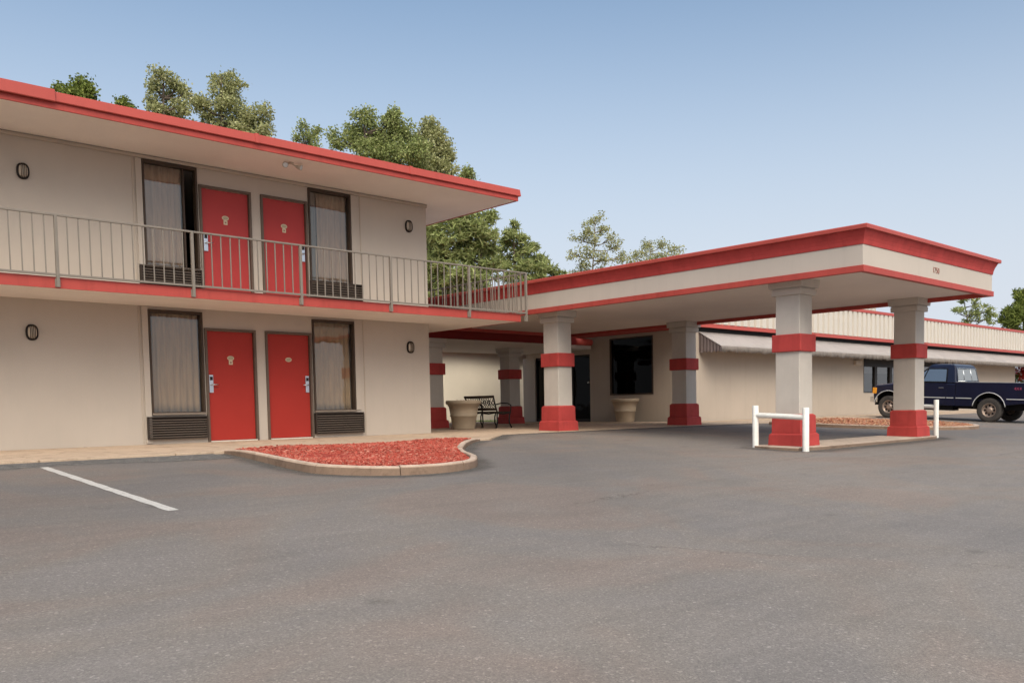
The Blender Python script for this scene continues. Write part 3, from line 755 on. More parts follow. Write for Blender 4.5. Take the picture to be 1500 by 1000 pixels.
def column(parent, sh, x0, x1, y0, y1, zb, zt, low=.235, upz=.585):
    cx_, cy_ = (x0+x1)/2, (y0+y1)/2; hx, hy = (x1-x0)/2, (y1-y0)/2; c = (cx_, cy_)
    s = MB(); s.frust(c, (hx+.004, hy+.004), zb+.02, c, (hx-.004, hy-.004), zt-.05)
    o = build('column', sh(s), COLM, parent, bevel=.012)
    s = MB(); e_ = .10; s.frust(c, (hx+e_, hy+e_), zb, c, (hx+e_-.01, hy+e_-.01), zb+low-.03); s.frust(c, (hx+e_-.01, hy+e_-.01), zb+low-.0299, c, (hx+.055, hy+.055), zb+low)
    s.frust(c, (hx+.052, hy+.052), zb+low+.0005, c, (hx+.048, hy+.048), zb+upz-.03); s.frust(c, (hx+.048, hy+.048), zb+upz-.0299, c, (hx+.012, hy+.012), zb+upz)
    build('plinth', sh(s), REDC, o, bevel=.006)
    s = MB(); s.box(cx_-hx-.05, cx_+hx+.05, cy_-hy-.05, cy_+hy+.05, 1.475, 1.79); build('band', sh(s), REDC, o, bevel=.014)
    s = MB(); s.frust(c, (hx+.05, hy+.05), zt-.28, c, (hx+.055, hy+.055), zt-.175); s.frust(c, (hx+.04, hy+.04), zt-.1745, c, (hx+.04, hy+.04), zt-.15); s.frust(c, (hx+.088, hy+.088), zt-.1495, c, (hx+.10, hy+.10), zt-.001)
    build('capital', sh(s), COLM, o, bevel=.006)
    return o
column(K, world, 2.665, 3.115, -7.64, -7.145, -.25, 2.78)
column(K, world, 7.50, 7.965-.01, -7.64, -7.145, -.25, 2.78)
column(K, world, 2.655, 3.105, -1.40, -.91, -.025, 2.78, .24, .59)
column(K, world, 7.50, 7.955, -1.40, -.91, -.025, 2.78, .24, .59)

# ---- covered walkway behind the canopy
W = thing('covered_walkway', 'low covered walkway with shaded red edge behind the canopy, on two banded columns', 'walkway', (5, 6, 0))
def worldw(mb): return shift(mb, (-5, -6, 0))
s = MB(); s.box(1.52, 8.22, 3.56, 8.6, 2.50, 2.70); build('roof', worldw(s), SOFF, W)
s = MB(); s.box(8.2201, 10.53, 5.0, 8.6, 2.50, 2.70); build('roof_return', worldw(s), SOFF, W)
s = MB(); s.box(1.50, 8.22, 3.46, 3.555, 2.47, 2.775); build('fascia', worldw(s), RED_SHADED, W, bevel=.003)  # red edge with the canopy's shade put into its colour
s = MB(); s.tube([(8.2205, 3.52, 2.58), (8.95, 3.52, 2.58)], .11, 20); build('beam_end', worldw(s), RED, W)
column(W, worldw, 2.64, 3.10, 3.62, 4.09, -.01, 2.50, .24, .59)
column(W, worldw, 7.50, 7.96, 5.85, 6.33, -.01, 2.50, .24, .59)

# ================================================================= LOBBY AND LONG WING
B = thing('lobby_building', 'long single-storey beige lobby wing with cream metal parapet, red bands and dark windows', 'building', (10.6, .84, 0))
def wb(mb): return shift(mb, (-10.6, -.84, 0))
LX, WY, WE = 10.6, .84, 39.2
w = MB()
wallgrid(w, WY, 5.13, -.1, 3.0, [(2.29, 4.18, .89, 2.80)], LX, LX+.2, 'X')
w.box(LX, LX+.2, 5.13, 8.4, 2.34, 3.0); w.box(LX, LX+.2, 7.95, 8.6, -.1, 2.339)
wallgrid(w, LX+.2, WE, -.1, 3.0, [(22.08, 25.6, .88, 2.26), (27.4, 31.2, .88, 2.35)], WY, WY+.2, 'Y')
w.box(WE-.2, WE, WY+.2, 9, -.1, 3.0); w.box(LX+.2, WE-.2, 8.4, 8.6, -.1, 3.0)
build('wall', wb(w), WALLW, B)
s = MB(); s.box(LX+.21, WE-.21, WY+.21, 8.39, -.09, -.07); s.box(LX+.7, LX+.72, 1.05, 8.3, -.09, 2.95); s.box(LX+.8, WE-.3, WY+.9, WY+.92, -.09, 2.95); build('interior_screen', wb(s), DARKIN, B)
# lobby plate window
def win_x(y0, y1, z0, z1, x, mull=()):
    s = MB(); f_ = .045
    s.box(x-.02, x+.1, y0, y0+f_, z0, z1); s.box(x-.02, x+.1, y1-f_, y1, z0, z1); s.box(x-.02, x+.1, y0+f_, y1-f_, z0, z0+f_); s.box(x-.02, x+.1, y0+f_, y1-f_, z1-f_, z1)
    for m in mull: s.box(x-.018, x+.098, m-.02, m+.02, z0+f_, z1-f_)
    o = build('window', wb(s), BROWN, B, bevel=.003)
    s = MB(); s.add([(x+.05,y0+f_,z0+f_),(x+.05,y1-f_,z0+f_),(x+.05,y1-f_,z1-f_),(x+.05,y0+f_,z1-f_)], [(0,1,2,3)]); build('pane', wb(s), GLASSD, o)
    return o
win_x(2.29, 4.18, .89, 2.80, LX)
# glazed entrance
s = MB(); x_ = LX+.06
s.box(x_, x_+.08, 5.131, 5.19, 0, 2.339); s.box(x_, x_+.08, 7.89, 7.949, 0, 2.339); s.box(x_, x_+.08, 5.19, 7.89, 2.27, 2.339)
for y in (6.05, 7.0): s.box(x_, x_+.08, y-.035, y+.035, .0, 2.27)
s.box(x_, x_+.08, 5.19, 7.89, .0, .09)
en = build('entrance_door', wb(s), BLACK, B, bevel=.003)
s = MB(); s.add([(x_+.04,5.19,.09),(x_+.04,7.89,.09),(x_+.04,7.89,2.27),(x_+.04,5.19,2.27)], [(0,1,2,3)]); build('pane', wb(s), GLASSD, en)
s = MB(); s.lathe([(0,-.05),(.03,-.05),(.035,-.03),(.02,-.02),(.015,0)], (x_, 5.23, 1.36), 16, 'X'); build('handle', wb(s), STEEL, en)
# wing windows
def win_y(x0, x1, z0, z1, mulls):
    s = MB(); f_ = .06; y = WY
    s.box(x0, x0+.02, y-.01, y+.1, z0, z1); s.box(x1-f_, x1, y-.01, y+.1, z0, z1); s.box(x0+.02, x1-f_, y-.01, y+.1, z0, z0+.03); s.box(x0+.02, x1-f_, y-.01, y+.1, z1-.32, z1)
    for m in mulls: s.box(m-.11, m+.11, y-.008, y+.098, z0+.03, z1-.32)
    o = build('window', wb(s), BLACK, B, bevel=.003)
    s = MB(); s.add([(x0+.02,y+.05,z0+.03),(x1-f_,y+.05,z0+.03),(x1-f_,y+.05,z1-.32),(x0+.02,y+.05,z1-.32)], [(0,1,2,3)]); build('pane', wb(s), GLASSW, o)
    s = MB(); s.add([(x0+.02,y+.12,z0+.8),(x1-f_,y+.12,z0+.8),(x1-f_,y+.12,z1-.3),(x0+.02,y+.12,z1-.3)], [(0,1,2,3)]); build('blind', wb(s), SHEER, o)
GLASSW = glass('wing_glass', .10, (.5, .5, .5))
win_y(22.08, 25.6, .88, 2.26, (23.15, 24.5)); win_y(27.4, 31.2, .88, 2.35, (28.7, 30.0))
s = MB(); s.box(21.25, 21.75, WY-.12, WY-.001, 1.98, 2.16); build('wall_pack_light', wb(s), CREAM, B, bevel=.02)
# parapet: red band, ribbed metal, red coping
def ribbed(mb, u0, u1, z0, z1, t, axis='Y', pitch=.38, out=-1):
    u = u0; P = (lambda a, d, z: (a, t+out*d, z)) if axis == 'Y' else (lambda a, d, z: (t+out*d, a, z))
    pts = []
    while u < u1:
        for du, d in ((0, 0), (.10, 0), (.125, .085), (.355, .085)): 
            if u+du <= u1: pts.append((u+du, d))
        u += pitch
    for (a, d), (b, e_) in zip(pts, pts[1:]): mb.add([P(a,d,z0),P(b,e_,z0),P(b,e_,z1),P(a,d,z1)], [(0,1,2,3)])
    return mb
PE = 47
s = MB(); ribbed(s, LX, PE, 3.095, 4.06, WY-.06); ribbed(s, WY, 8.6, 3.095, 4.06, LX-.06, 'X')
sd = build('metal_parapet', wb(s), CORR, B, fix=False)
s = MB(); s.box(LX-.12, PE, WY-.13, WY-.03, 2.965, 3.0949); s.box(LX-.12, LX-.03, WY-.0299, 8.6, 2.90, 3.0949); build('lower_band', wb(s), REDM, B, bevel=.004)
s = MB(); s.box(LX+.3, PE, WY-.012, WY-.001, 2.835, 2.9645); build('gap_shade_strip', wb(s), UNDER, B)  # black strip painted in for the shade between band and awning
s = MB(); s.box(LX-.14, PE, WY-.16, WY+.05, 4.061, 4.18); s.box(LX-.14, LX+.03, WY+.0501, 8.6, 4.061, 4.179); build('coping', wb(s), REDM, B, bevel=.004)
s = MB(); s.box(LX+.02, PE, WY+.02, 12, 3.0, 3.09); s.box(LX+.02, PE, WY+.0, WY+.04, 3.09, 4.06); build('roof', wb(s), ROOFM, B)
s = MB(); s.box(8.35, LX-.125, .2, 8.7, 2.985, 3.10); build('added_shade_roof', wb(s), SOFC, B)  # unseen roof added over the gap to darken the lobby wall
# taller ribbed block behind
s = MB(); ribbed(s, 12.5, 28.0, 3.095, 5.3, 3.2); s.box(12.5, 28, 3.21, 11, 3.095, 5.29)
build('upper_block', wb(s), CORR, B, fix=False)
s = MB(); s.box(12.4, 28.1, 3.05, 11.1, 5.301, 5.42); build('upper_coping', wb(s), REDM, B, bevel=.004)
# corner posts where the wall stops and the roof carries on
s = MB(); s.box(46.4, 46.9, WY, WY+.4, -.1, 3.0); build('end_pier', wb(s), WALLW, B)

# ---- awning along the wing
random.seed(12)
AW = thing('awning', 'long grey canvas awning with ragged valance along the wing wall', 'awning', (11.05, .84, 2.2))
def wa(mb): return shift(mb, (-11.05, -.84, -2.2))
aw0, aw1 = 11.08, 46.8; ay1, ay0 = WY-.005, -.03
s = MB(); prev = None; n = 240
for i in range(n+1):
    x = aw0+(aw1-aw0)*i/n; sag = .010*math.sin(x*2.1)+.006*math.sin(x*5.3)+random.uniform(-.002, .002)
    cur = [(x, ay1, 2.83), (x, ay1-.29, 2.655+sag*.6), (x, ay1-.58, 2.49+sag), (x, ay0, 2.335+sag*.4)]
    if prev: s.add(prev+cur, [(k, k+1, 5+k, 4+k) for k in range(3)], True)
    prev = cur
cv = build('canvas', wa(s), AWN, AW); so = cv.modifiers.new('solid', 'SOLIDIFY'); so.thickness = .006
s = MB(); prev = None; n = 900
for i in range(n+1):
    x = aw0+(aw1-aw0)*i/n; wv = .018*math.sin(x*9)+.012*math.sin(x*23+1)
    zb = 2.15+.022*abs(math.sin(x*4.2))+random.uniform(-.03, .02)
    cur = [(x, ay0, 2.334), (x, ay0-.006+wv*.5, 2.26), (x, ay0+wv, zb)]
    if prev: s.add(prev+cur, [(0,1,4,3),(1,2,5,4)], True)
    prev = cur
vl = build('valance', wa(s), surf('valance_canvas', (.23, .195, .17), .9, .12, 3, .1, 80, .3, .003, streak=.3), AW); so = vl.modifiers.new('solid', 'SOLIDIFY'); so.thickness = .005
s = MB(); n = 28; vs = []
for i in range(n+1):
    y = ay1+(ay0-ay1)*i/n; zt_ = 2.83+(2.335-2.83)*i/n; xo = aw0+.02+.022*math.sin(i*1.57)
    vs += [(xo, y, min(zt_-.004, 2.83)), (xo, y, 2.33), (xo+.01*math.sin(i*2.1), y, 2.17+.02*math.sin(i*1.1))]
s.add(vs, [(3*i+k, 3*i+k+1, 3*i+4+k, 3*i+3+k) for i in range(n) for k in range(2)], True)
build('side_panel', wa(s), AWND, AW)

# ---- rear wing seen through the walkway
Rr = thing('rear_building', 'pale beige rear wing with red eave seen through the covered walkway', 'building', (8, 14.5, 0))
def wr(mb): return shift(mb, (-8, -14.5, 0))
s = MB(); s.box(2.0, 18.0, 14.5, 20, -.2, 3.02); build('wall', wr(s), surf('pale_rear_wall', (.72, .63, .51), .85, .04, .7, .03, 100, .2, .003), Rr)
s = MB(); s.box(1.5, 18.5, 13.95, 20.5, 3.021, 3.15); s.box(1.5, 18.5, 13.93, 13.949, 2.99, 3.2); rr = build('roof', wr(s), RED, Rr)
random.seed(9)
def grass(name, x0, x1, y0, y1, n, h, mat, label, zb=0):
    mb = MB()
    for _ in range(n):
        x, y = random.uniform(x0, x1), random.uniform(y0, y1); a = random.uniform(0, 6.28); hh = h*random.uniform(.4, 1.2)
        dx, dy = .012*math.cos(a), .012*math.sin(a); lx, ly = random.uniform(-.3, .3)*hh, random.uniform(-.3, .3)*hh
        mb.add([(x-dx,y-dy,zb),(x+dx,y+dy,zb),(x+lx+dx*.3,y+ly+dy*.3,zb+hh)], [(0,1,2)])
    o = build(name, mb, mat, kind='stuff', fix=False); o['label'] = label; o['category'] = 'plants'
grass('ground_cover', 5, 16, 12.05, 14.0, 9000, .16, LEAF_GRN, 'low green ground cover at the foot of the pale rear wing wall', -.15)

# ================================================================= PLANTERS
def planter(x, y, z, label, h=.74, r=.46, seed=1):
    T = thing('planter', label, 'planter', (x, y, z), random.uniform(0, 1), 'large tan round planters')
    k = r/.46
    prof = [(0,0),(.27*k,0),(.285*k,.01),(.29*k,.03),(.335*k,h*.44),(.352*k,h*.45),(.352*k,h*.49),(.342*k,h*.5),(.385*k,h*.80),(.405*k,h*.805),(.41*k,h*.86),(.44*k,h*.865),(.455*k,h*.89),(.46*k,h*.93),(.46*k,h*.98),(.45*k,h),(.42*k,h),(.41*k,h*.98),(.39*k,h*.86)]
    s = MB(); s.lathe(prof, n=40); build('pot', s, POT, T)
    s = MB(); s.lathe([(0,h*.87),(.2*k,h*.88),(.4*k,h*.86)], n=30); build('soil', s, SOIL, T)
    s = MB(); random.seed(seed)
    for _ in range(60):
        a = random.uniform(0, 6.28); rr_ = random.uniform(0, .33*k); px_, py_ = rr_*math.cos(a), rr_*math.sin(a); hh = random.uniform(.04, .15)
        b = random.uniform(0, 6.28); s.add([(px_,py_,h*.87),(px_+.02*math.cos(b),py_+.02*math.sin(b),h*.87+hh*.6),(px_+.05*math.cos(b+.6),py_+.05*math.sin(b+.6),h*.87+hh)], [(0,1,2)])
    build('dry_plants', s, MULCH2, T, fix=False)
planter(2.42, 1.88, 0, 'large tan round planter beside the dark bench near the motel corner', seed=2)
planter(10.06, 3.05, 0, 'large tan round planter under the dark lobby window', .76, .47, 4)

# ================================================================= BENCH
T = thing('park_bench', 'dark slatted bench with lattice back and curved iron ends, facing the lobby', 'bench', (3.45, 2.1, 0), R(-2))
L2 = .62    # half length along Y, facing +X
for yy in (-L2, 0.0, L2):
    s = MB()
    s.tube([(-.25,yy,.01),(-.20,yy,.15),(-.21,yy,.30),(-.20,yy,.42)], [.022,.018,.017,.018], 8)
    s.tube([(.27,yy,.01),(.20,yy,.14),(.20,yy,.30),(.24,yy,.41)], [.022,.018,.017,.018], 8)
    s.tube([(-.22,yy,.40),(.0,yy,.375),(.25,yy,.41)], .018, 8)
    s.tube([(-.20,yy,.40),(-.27,yy,.62),(-.33,yy,.86)], [.02,.018,.022], 8)
    if yy: s.tube([(-.26,yy,.62),(-.05,yy,.66),(.16,yy,.65),(.26,yy,.60),(.26,yy,.52),(.24,yy,.42)], .016, 8)
    build('leg', s, BLACK, T)
s = MB()
for i in range(6):
    x = -.18+i*.08; s.box(x-.032, x+.032, -L2-.03, L2+.03, .418-.02*math.sin(i/5*3.14), .44-.02*math.sin(i/5*3.14))
build('seat', s, WOODD, T, bevel=.004)
s = MB(); 
def bk(z): return -.20-.13*(z-.4)/.46
for z in (.50, .83): 
    s.add([(bk(z)-.012,-L2-.03,z-.035),(bk(z)+.012,-L2-.03,z-.035),(bk(z+.06)+.012,-L2-.03,z+.03),(bk(z+.06)-.012,-L2-.03,z+.03),
           (bk(z)-.012,L2+.03,z-.035),(bk(z)+.012,L2+.03,z-.035),(bk(z+.06)+.012,L2+.03,z+.03),(bk(z+.06)-.012,L2+.03,z+.03)],
          [(0,1,2,3),(7,6,5,4),(0,4,5,1),(1,5,6,2),(2,6,7,3),(3,7,4,0)])
bo = build('backrest', s, WOODD, T, bevel=.004)
s = MB()
for i in range(-6, 7):
    y = i*L2/6.5
    for sg in (-1, 1):
        a, b = y-sg*.13, y+sg*.13
        if abs(a) > L2 or abs(b) > L2: continue
        s.tube([(bk(.53), a, .53), (bk(.80), b, .80)], .008, 6)
for i in range(-3, 4):
    y = i*.18; s.tube([(bk(.665)+.0, y+.045*math.cos(a_*.785), .665+.06*math.sin(a_*.785)) for a_ in range(9)], .010, 6, False)
build('lattice', s, BLACK, bo)

# ================================================================= WHITE GUARD POSTS
def guard(p, q, h, label, rad=.052, rail_r=.035, rz=.52):
    T = thing('guard_rail', label, 'guard rail', (p[0], p[1], gz(p[1])), 0, 'white post guards beside the front columns')
    for c in (p, q):
        zb = gz(c[1])-gz(p[1]); hh = h+random.uniform(-.01, .01)
        s = MB(); s.lathe([(rad,-.3),(rad*1.02,zb+.0),(rad,zb+.02),(rad,zb+hh-.01),(rad*.9,zb+hh),(0,zb+hh)], (c[0]-p[0], c[1]-p[1], 0), 20); build('post', s, WHITE, T)
    a = Vector((0, 0, rz)); b = Vector((q[0]-p[0], q[1]-p[1], rz+gz(q[1])-gz(p[1]))); s = MB(); s.tube([a, b], rail_r, 12, False); build('rail', s, WHITE, T)
random.seed(2)
guard((2.28,-7.99), (2.33,-6.93), .765, 'white pipe guard of two posts and a rail, beside the nearest canopy column', .058, .048, .60)
guard((8.42,-7.72), (8.50,-6.75), .87, 'white pipe guard with peeling post, beside the far front canopy column', .055, .048, .70)

# ================================================================= PICKUP TRUCK (local: +x forward, +y its left side)
TR = thing('pickup_truck', 'dark navy pickup truck with short bed and chrome trim, parked beyond the canopy', 'pickup', (0,0,0))
hd = Vector((.03, 1, 0)).normalized(); lf = Vector((-hd.y, hd.x, 0))
rearw = Vector((18.3, -5.35, 0)) - lf*.0      # contact of the near rear wheel
org = rearw - lf*.80                          # middle of the rear axle
g1 = gz(org.y); g2 = gz(org.y+hd.y*3.38)
TR.location = (org.x, org.y, g1); TR.rotation_euler = (0, -math.atan2(g2-g1, 3.38), math.atan2(hd.y, hd.x))
WB, WR = 3.38, .39
XR_, XF_ = -1.18, WB+.56
def arc(cx_, r, z0_, a0, a1, n=10): return [(cx_+r*math.cos(R(a0+(a1-a0)*i/n)), z0_+r*math.sin(R(a0+(a1-a0)*i/n))) for i in range(n+1)]
zc_ = WR+.05; ar = .50; CB = 1.09
low = .44
side = [(XR_, .60), (XR_, 1.17)]
prof_body = [(XR_,.64),(-ar-.005,.56)] + arc(0, ar, zc_, 168, 12, 14) + [(ar+.02,.50),(WB-ar-.02,.48)] + arc(WB, ar, zc_, 168, 12, 14) + [(XF_-.02,.60),(XF_+.01,.78),(XF_-.01,1.06),(XF_-.06,1.15),(XF_-.6,1.21),(2.72,1.265),(CB-.005,1.25),(CB-.045,1.27),(XR_,1.27)]
def loft(prof, ys):      # prof XZ, ys: list of (y, inset scale function)
    mb = MB(); n = len(prof); rings = []
    for y, fn in ys: rings.append([(fn(x, z)[0], y, fn(x, z)[1]) for x, z in prof])
    for r in rings: mb.v += r
    for i in range(len(rings)-1):
        for k in range(n):
            k2 = (k+1) % n; mb.f.append((i*n+k, i*n+k2, (i+1)*n+k2, (i+1)*n+k)); mb.smooth.append(False)
    mb.f.append(tuple(range(n))); mb.f.append(tuple((len(rings)-1)*n+k for k in range(n-1, -1, -1))); mb.smooth += [False, False]
    return mb
# body side shells: front clip (solid), bed (hollow), cab lower
def sub(prof, xa, xb):
    """clip the profile to xa..xb"""
    def clip(poly, c, s_):
        o = []
        for i in range(len(poly)):
            a, b = poly[i], poly[(i+1) % len(poly)]; ina = s_*(a[0]-c) >= 0; inb = s_*(b[0]-c) >= 0
            if ina: o.append(a)
            if ina != inb: t_ = (c-a[0])/(b[0]-a[0]); o.append((c, a[1]+t_*(b[1]-a[1])))
        return o
    return clip(clip(prof, xa, 1), xb, -1)
HW = .985
def sidebulge(z): return HW + .0*z
idn = lambda x, z: (x, z)
# front clip + cab lower body as a solid loft with a slight curve on the outside
for nm, xa, xb in (('body', CB-.005, XF_+.02),):
    pr = sub(prof_body, xa, xb)
    ins = lambda k: (lambda x, z: (x-(k*.5 if x > WB+.45 else 0), z-(k if z > 1.0 else 0)))
    mb = loft(pr, [(-HW, ins(.06)), (-HW+.03, ins(.03)), (-HW+.12, ins(.0)), (HW-.12, ins(0)), (HW-.03, ins(.03)), (HW, ins(.06))])
    build(nm, mb, NAVY, TR, bevel=.012)
pr = sub(prof_body, XR_, CB-.015)
bedo = None
mb = MB()
for y0, y1 in ((-HW, -HW+.20), (HW-.20, HW)):
    q = loft(pr, [(y0, idn), (y0+.03, lambda x, z: (x, z)), (y1, idn)]); o_ = len(mb.v); mb.v += q.v; mb.f += [tuple(i+o_ for i in f_) for f_ in q.f]; mb.smooth += q.smooth
mb.box(XR_+.01, CB-.02, -HW+.2005, HW-.2005, .66, .74); mb.box(CB-.07, CB-.02, -HW+.2005, HW-.2005, .7405, 1.265)
bedo = build('truck_bed', mb, NAVY, TR, bevel=.010)
mb = MB(); mb.box(XR_-.03, XR_+.02, -HW+.205, HW-.205, .66, 1.265); build('tailgate', mb, NAVY, TR, bevel=.012)
mb = MB(); mb.box(XR_+.0, CB-.03, HW-.19, HW-.01, 1.2705, 1.288); mb.box(XR_+.0, CB-.03, -HW+.01, -HW+.19, 1.2705, 1.288); build('bed_rail_cap', mb, surf('rail_cap_plastic', (.30,.30,.30), .4, .1, 5, .05, 50, 0), TR, bevel=.006)
# chassis and arches filled dark
mb = MB(); mb.box(XR_+.2, XF_-.3, -.62, .62, .40, .62); mb.box(-.45, .45, -HW+.23, HW-.23, .5, .59); mb.tube([(0,-.7,WR),(0,.7,WR)], .06, 10); mb.tube([(WB,-.7,WR),(WB,.7,WR)], .05, 10); mb.lathe([(0,-.14),(.12,-.12),(.16,0),(.12,.12),(0,.14)], (0,0,WR), 14, 'Y')
mb.box(1.2, 2.3, .35, .85, .33, .52)
build('chassis', mb, UNDER, TR)
# cab greenhouse
ct = 1.80
def cabring(z, xb_, xf_, hw): return [(xb_,-hw,z),(xf_,-hw,z),(xf_,hw,z),(xb_,hw,z)]
levels = [(1.24, CB-.004, 2.74, .955), (1.27, CB, 2.70, .945), (1.74, CB+.085, 2.13, .80), (1.825, CB+.13, 2.04, .765), (1.87, CB+.23, 1.94, .68), (1.885, CB+.38, 1.78, .45)]
mb = MB(); rings = [cabring(*l) for l in levels]
for r_ in rings: mb.v += r_
for i in range(len(rings)-1):
    for k in range(4):
        k2 = (k+1) % 4; mb.f.append((i*4+k, i*4+k2, i*4+4+k2, i*4+4+k)); mb.smooth.append(False)
mb.f.append((0,3,2,1)); L_ = (len(rings)-1)*4; mb.f.append((L_, L_+1, L_+2, L_+3)); mb.smooth += [False, False]
cab = build('cab', mb, NAVY, TR, bevel=.03)
def lerp(a, b, t_): return a+(b-a)*t_
def cabpt(u, z, side=1, off=.004):      # u = x position on the side plane, between the rings z 1.20..1.66
    t_ = (z-1.27)/.47; return (u, side*(lerp(.945, .80, t_)+off), z)
for sd_ in (1, -1):
    # door panel below, window above, vent pane
    mb = MB(); pz = [(1.37,.54),(2.64,.52),(2.64,.80),(2.62,1.235),(1.37,1.235)]
    y_ = sd_*(HW+.001); yo = sd_*(HW+.010)
    mb.prism(pz, min(y_, yo), max(y_, yo)); dr = build('door', mb, NAVY, TR, bevel=.006)
    mb = MB(); mb.box(1.46, 1.62, *sorted((sd_*(HW+.0105), sd_*(HW+.03))), 1.07, 1.10); build('handle', mb, CHROME, dr, bevel=.005)
    mb = MB(); w1_ = [cabpt(1.42,1.295,sd_,.012), cabpt(2.18,1.295,sd_,.012), cabpt(2.05,1.70,sd_,.012), cabpt(1.46,1.70,sd_,.012)]
    mb.add(w1_, [(0,1,2,3)]); build('side_window', mb, GLASSC, TR)
    mb = MB(); mb.add([cabpt(2.22,1.295,sd_,.012), cabpt(2.57,1.295,sd_,.012), cabpt(2.10,1.68,sd_,.012)], [(0,1,2)]); build('vent_window', mb, GLASSC, TR)
    mb = MB()
    P_ = [cabpt(1.39,1.275,sd_,.016), cabpt(2.64,1.275,sd_,.016), cabpt(2.10,1.725,sd_,.016), cabpt(1.43,1.725,sd_,.016), cabpt(1.39,1.275,sd_,.016)]
    mb.tube(P_, .013, 6); mb.tube([cabpt(2.20,1.285,sd_,.016), cabpt(2.075,1.715,sd_,.016)], .011, 6); build('window_frame', mb, UNDER, TR)
    mb = MB(); mb.box(2.40, 2.50, *sorted((sd_*(HW+.04), sd_*(HW+.22))), 1.26, 1.37); mm_ = build('wing_mirror', mb, CHROME, TR, bevel=.02)
    mb = MB(); mb.tube([(2.45, sd_*(HW-.03), 1.25), (2.46, sd_*(HW+.06), 1.28)], .015, 8); build('mirror_arm', mb, UNDER, mm_)
    # trim strip and arch lips
    mb = MB(); yy = sorted((sd_*(HW+.011), sd_*(HW+.022)))
    mb.box(ar+.04, 1.05, *yy, .745, .770); mb.box(1.12, 1.35, *yy, .745, .770); mb.box(1.39, 2.62, *yy, .745, .770); mb.box(2.66, WB-ar-.04, *yy, .745, .770); mb.box(XR_+.03, -ar-.04, *yy, .745, .770); build('side_trim', mb, TRIMP, TR)
    for cx_ in (0, WB):
        mb = MB(); mb.tube([(x, sd_*(HW+.006), z) for x, z in arc(cx_, ar+.012, zc_, 172, 8, 18)], .014, 6); build('arch_trim', mb, TRIMP, TR)
        mb = MB(); vs = arc(cx_, ar-.005, zc_, 180, 0, 16); n_ = len(vs)
        mb.add([(x, sd_*(HW-.03), z) for x, z in vs]+[(x, sd_*(HW-.34), z) for x, z in vs], [(i, i+1, n_+i+1, n_+i) for i in range(n_-1)]); mb.add([(x, sd_*(HW-.335), z) for x, z in vs], [tuple(range(n_))]); build('wheel_well', mb, UNDER, TR)
        # wheel
        yc = sd_*(HW-.155)
        ty = MB(); prf = [(.20,-.10),(.24,-.115),(.33,-.125),(.37,-.115),(WR,-.085),(WR,.085),(.37,.115),(.33,.125),(.24,.115),(.20,.10),(.20,-.10)]
        ty.lathe([(a_, b_) for a_, b_ in prf], (cx_, yc, WR), 40, 'Y'); wh = build('wheel', ty, TYRE, TR)
        rm = MB(); s1 = sd_
        rm.lathe([(.225, .112*s1), (.215, .118*s1), (.20, .10*s1), (.185, .05*s1), (.10, .055*s1), (.085, .095*s1), (.06, .10*s1), (0, .10*s1)], (cx_, yc, WR), 32, 'Y'); rim = build('rim', rm, RIM, wh)
        ho = MB()
        for k in range(8):
            a_ = k*math.pi/4; ho.lathe([(0, .062*s1), (.030, .062*s1), (.028, .05*s1)], (cx_+.145*math.cos(a_), yc+0, WR+.145*math.sin(a_)), 10, 'Y')
        build('vent_holes', ho, UNDER, wh)
text_mesh('4X4', .13, 'decal', DECAL, TR, (-.86, HW+.012, 1.09), (R(90), 0, R(180)), .002)
# rear window with curtain-like blinds, windshield
mb = MB(); mb.add([(CB-.006,-.78,1.33),(CB-.006,.78,1.33),(CB+.066,.70,1.71),(CB+.066,-.70,1.71)], [(0,1,2,3)]); rwn = build('rear_window', mb, GLASSC, TR)
mb = MB(); mb.add([(CB-.0035,-.77,1.34),(CB-.0035,.77,1.34),(CB+.0675,.69,1.70),(CB+.0675,-.69,1.70)], [(0,1,2,3)]); build('rear_blind', mb, SHEER, rwn)
mb = MB()
for a_, b_ in ((-.82,.82),): mb.tube([(CB-.010,a_,1.305),(CB-.010,b_,1.305),(CB+.070,.73,1.735),(CB+.070,-.73,1.735),(CB-.010,a_,1.305)], .014, 6)
mb.tube([(CB-.008,-.3,1.31),(CB+.068,-.28,1.73)], .01, 6); mb.tube([(CB-.008,.3,1.31),(CB+.068,.28,1.73)], .01, 6); build('rear_window_frame', mb, CHROME, rwn)
mb = MB(); mb.add([(2.702,-.80,1.305),(2.702,.80,1.305),(2.172,.68,1.71),(2.172,-.68,1.71)], [(0,1,2,3)]); build('windshield', mb, GLASSC, TR)
# nose
mb = MB(); mb.box(XF_+.0, XF_+.03, -.62, .62, .80, 1.06); gr = build('front_grille', mb, UNDER, TR, bevel=.01)
mb = MB()
for z in (.84, .90, .96, 1.02): mb.box(XF_+.0305, XF_+.04, -.60, .60, z-.008, z+.008)
build('grille_bars', mb, CHROME, gr)
for sd_ in (1, -1):
    mb = MB(); a_, b_ = sorted((sd_*.64, sd_*.90)); mb.box(XF_+.0, XF_+.03, a_, b_, .82, 1.05); hl = build('headlight', mb, CLEAR, TR, bevel=.01)
    mb = MB(); a_, b_ = sorted((sd_*.905, sd_*(HW+.006))); mb.box(XF_-.13, XF_+.025, a_, b_, .84, 1.05); build('turn_signal', mb, AMBER, hl, bevel=.01)
    mb = MB(); a_, b_ = sorted((sd_*(HW-.19), sd_*(HW+.004))); mb.box(XR_-.02, XR_+.06, a_, b_, .86, 1.20); build('tail_light', mb, TAIL, TR, bevel=.01)
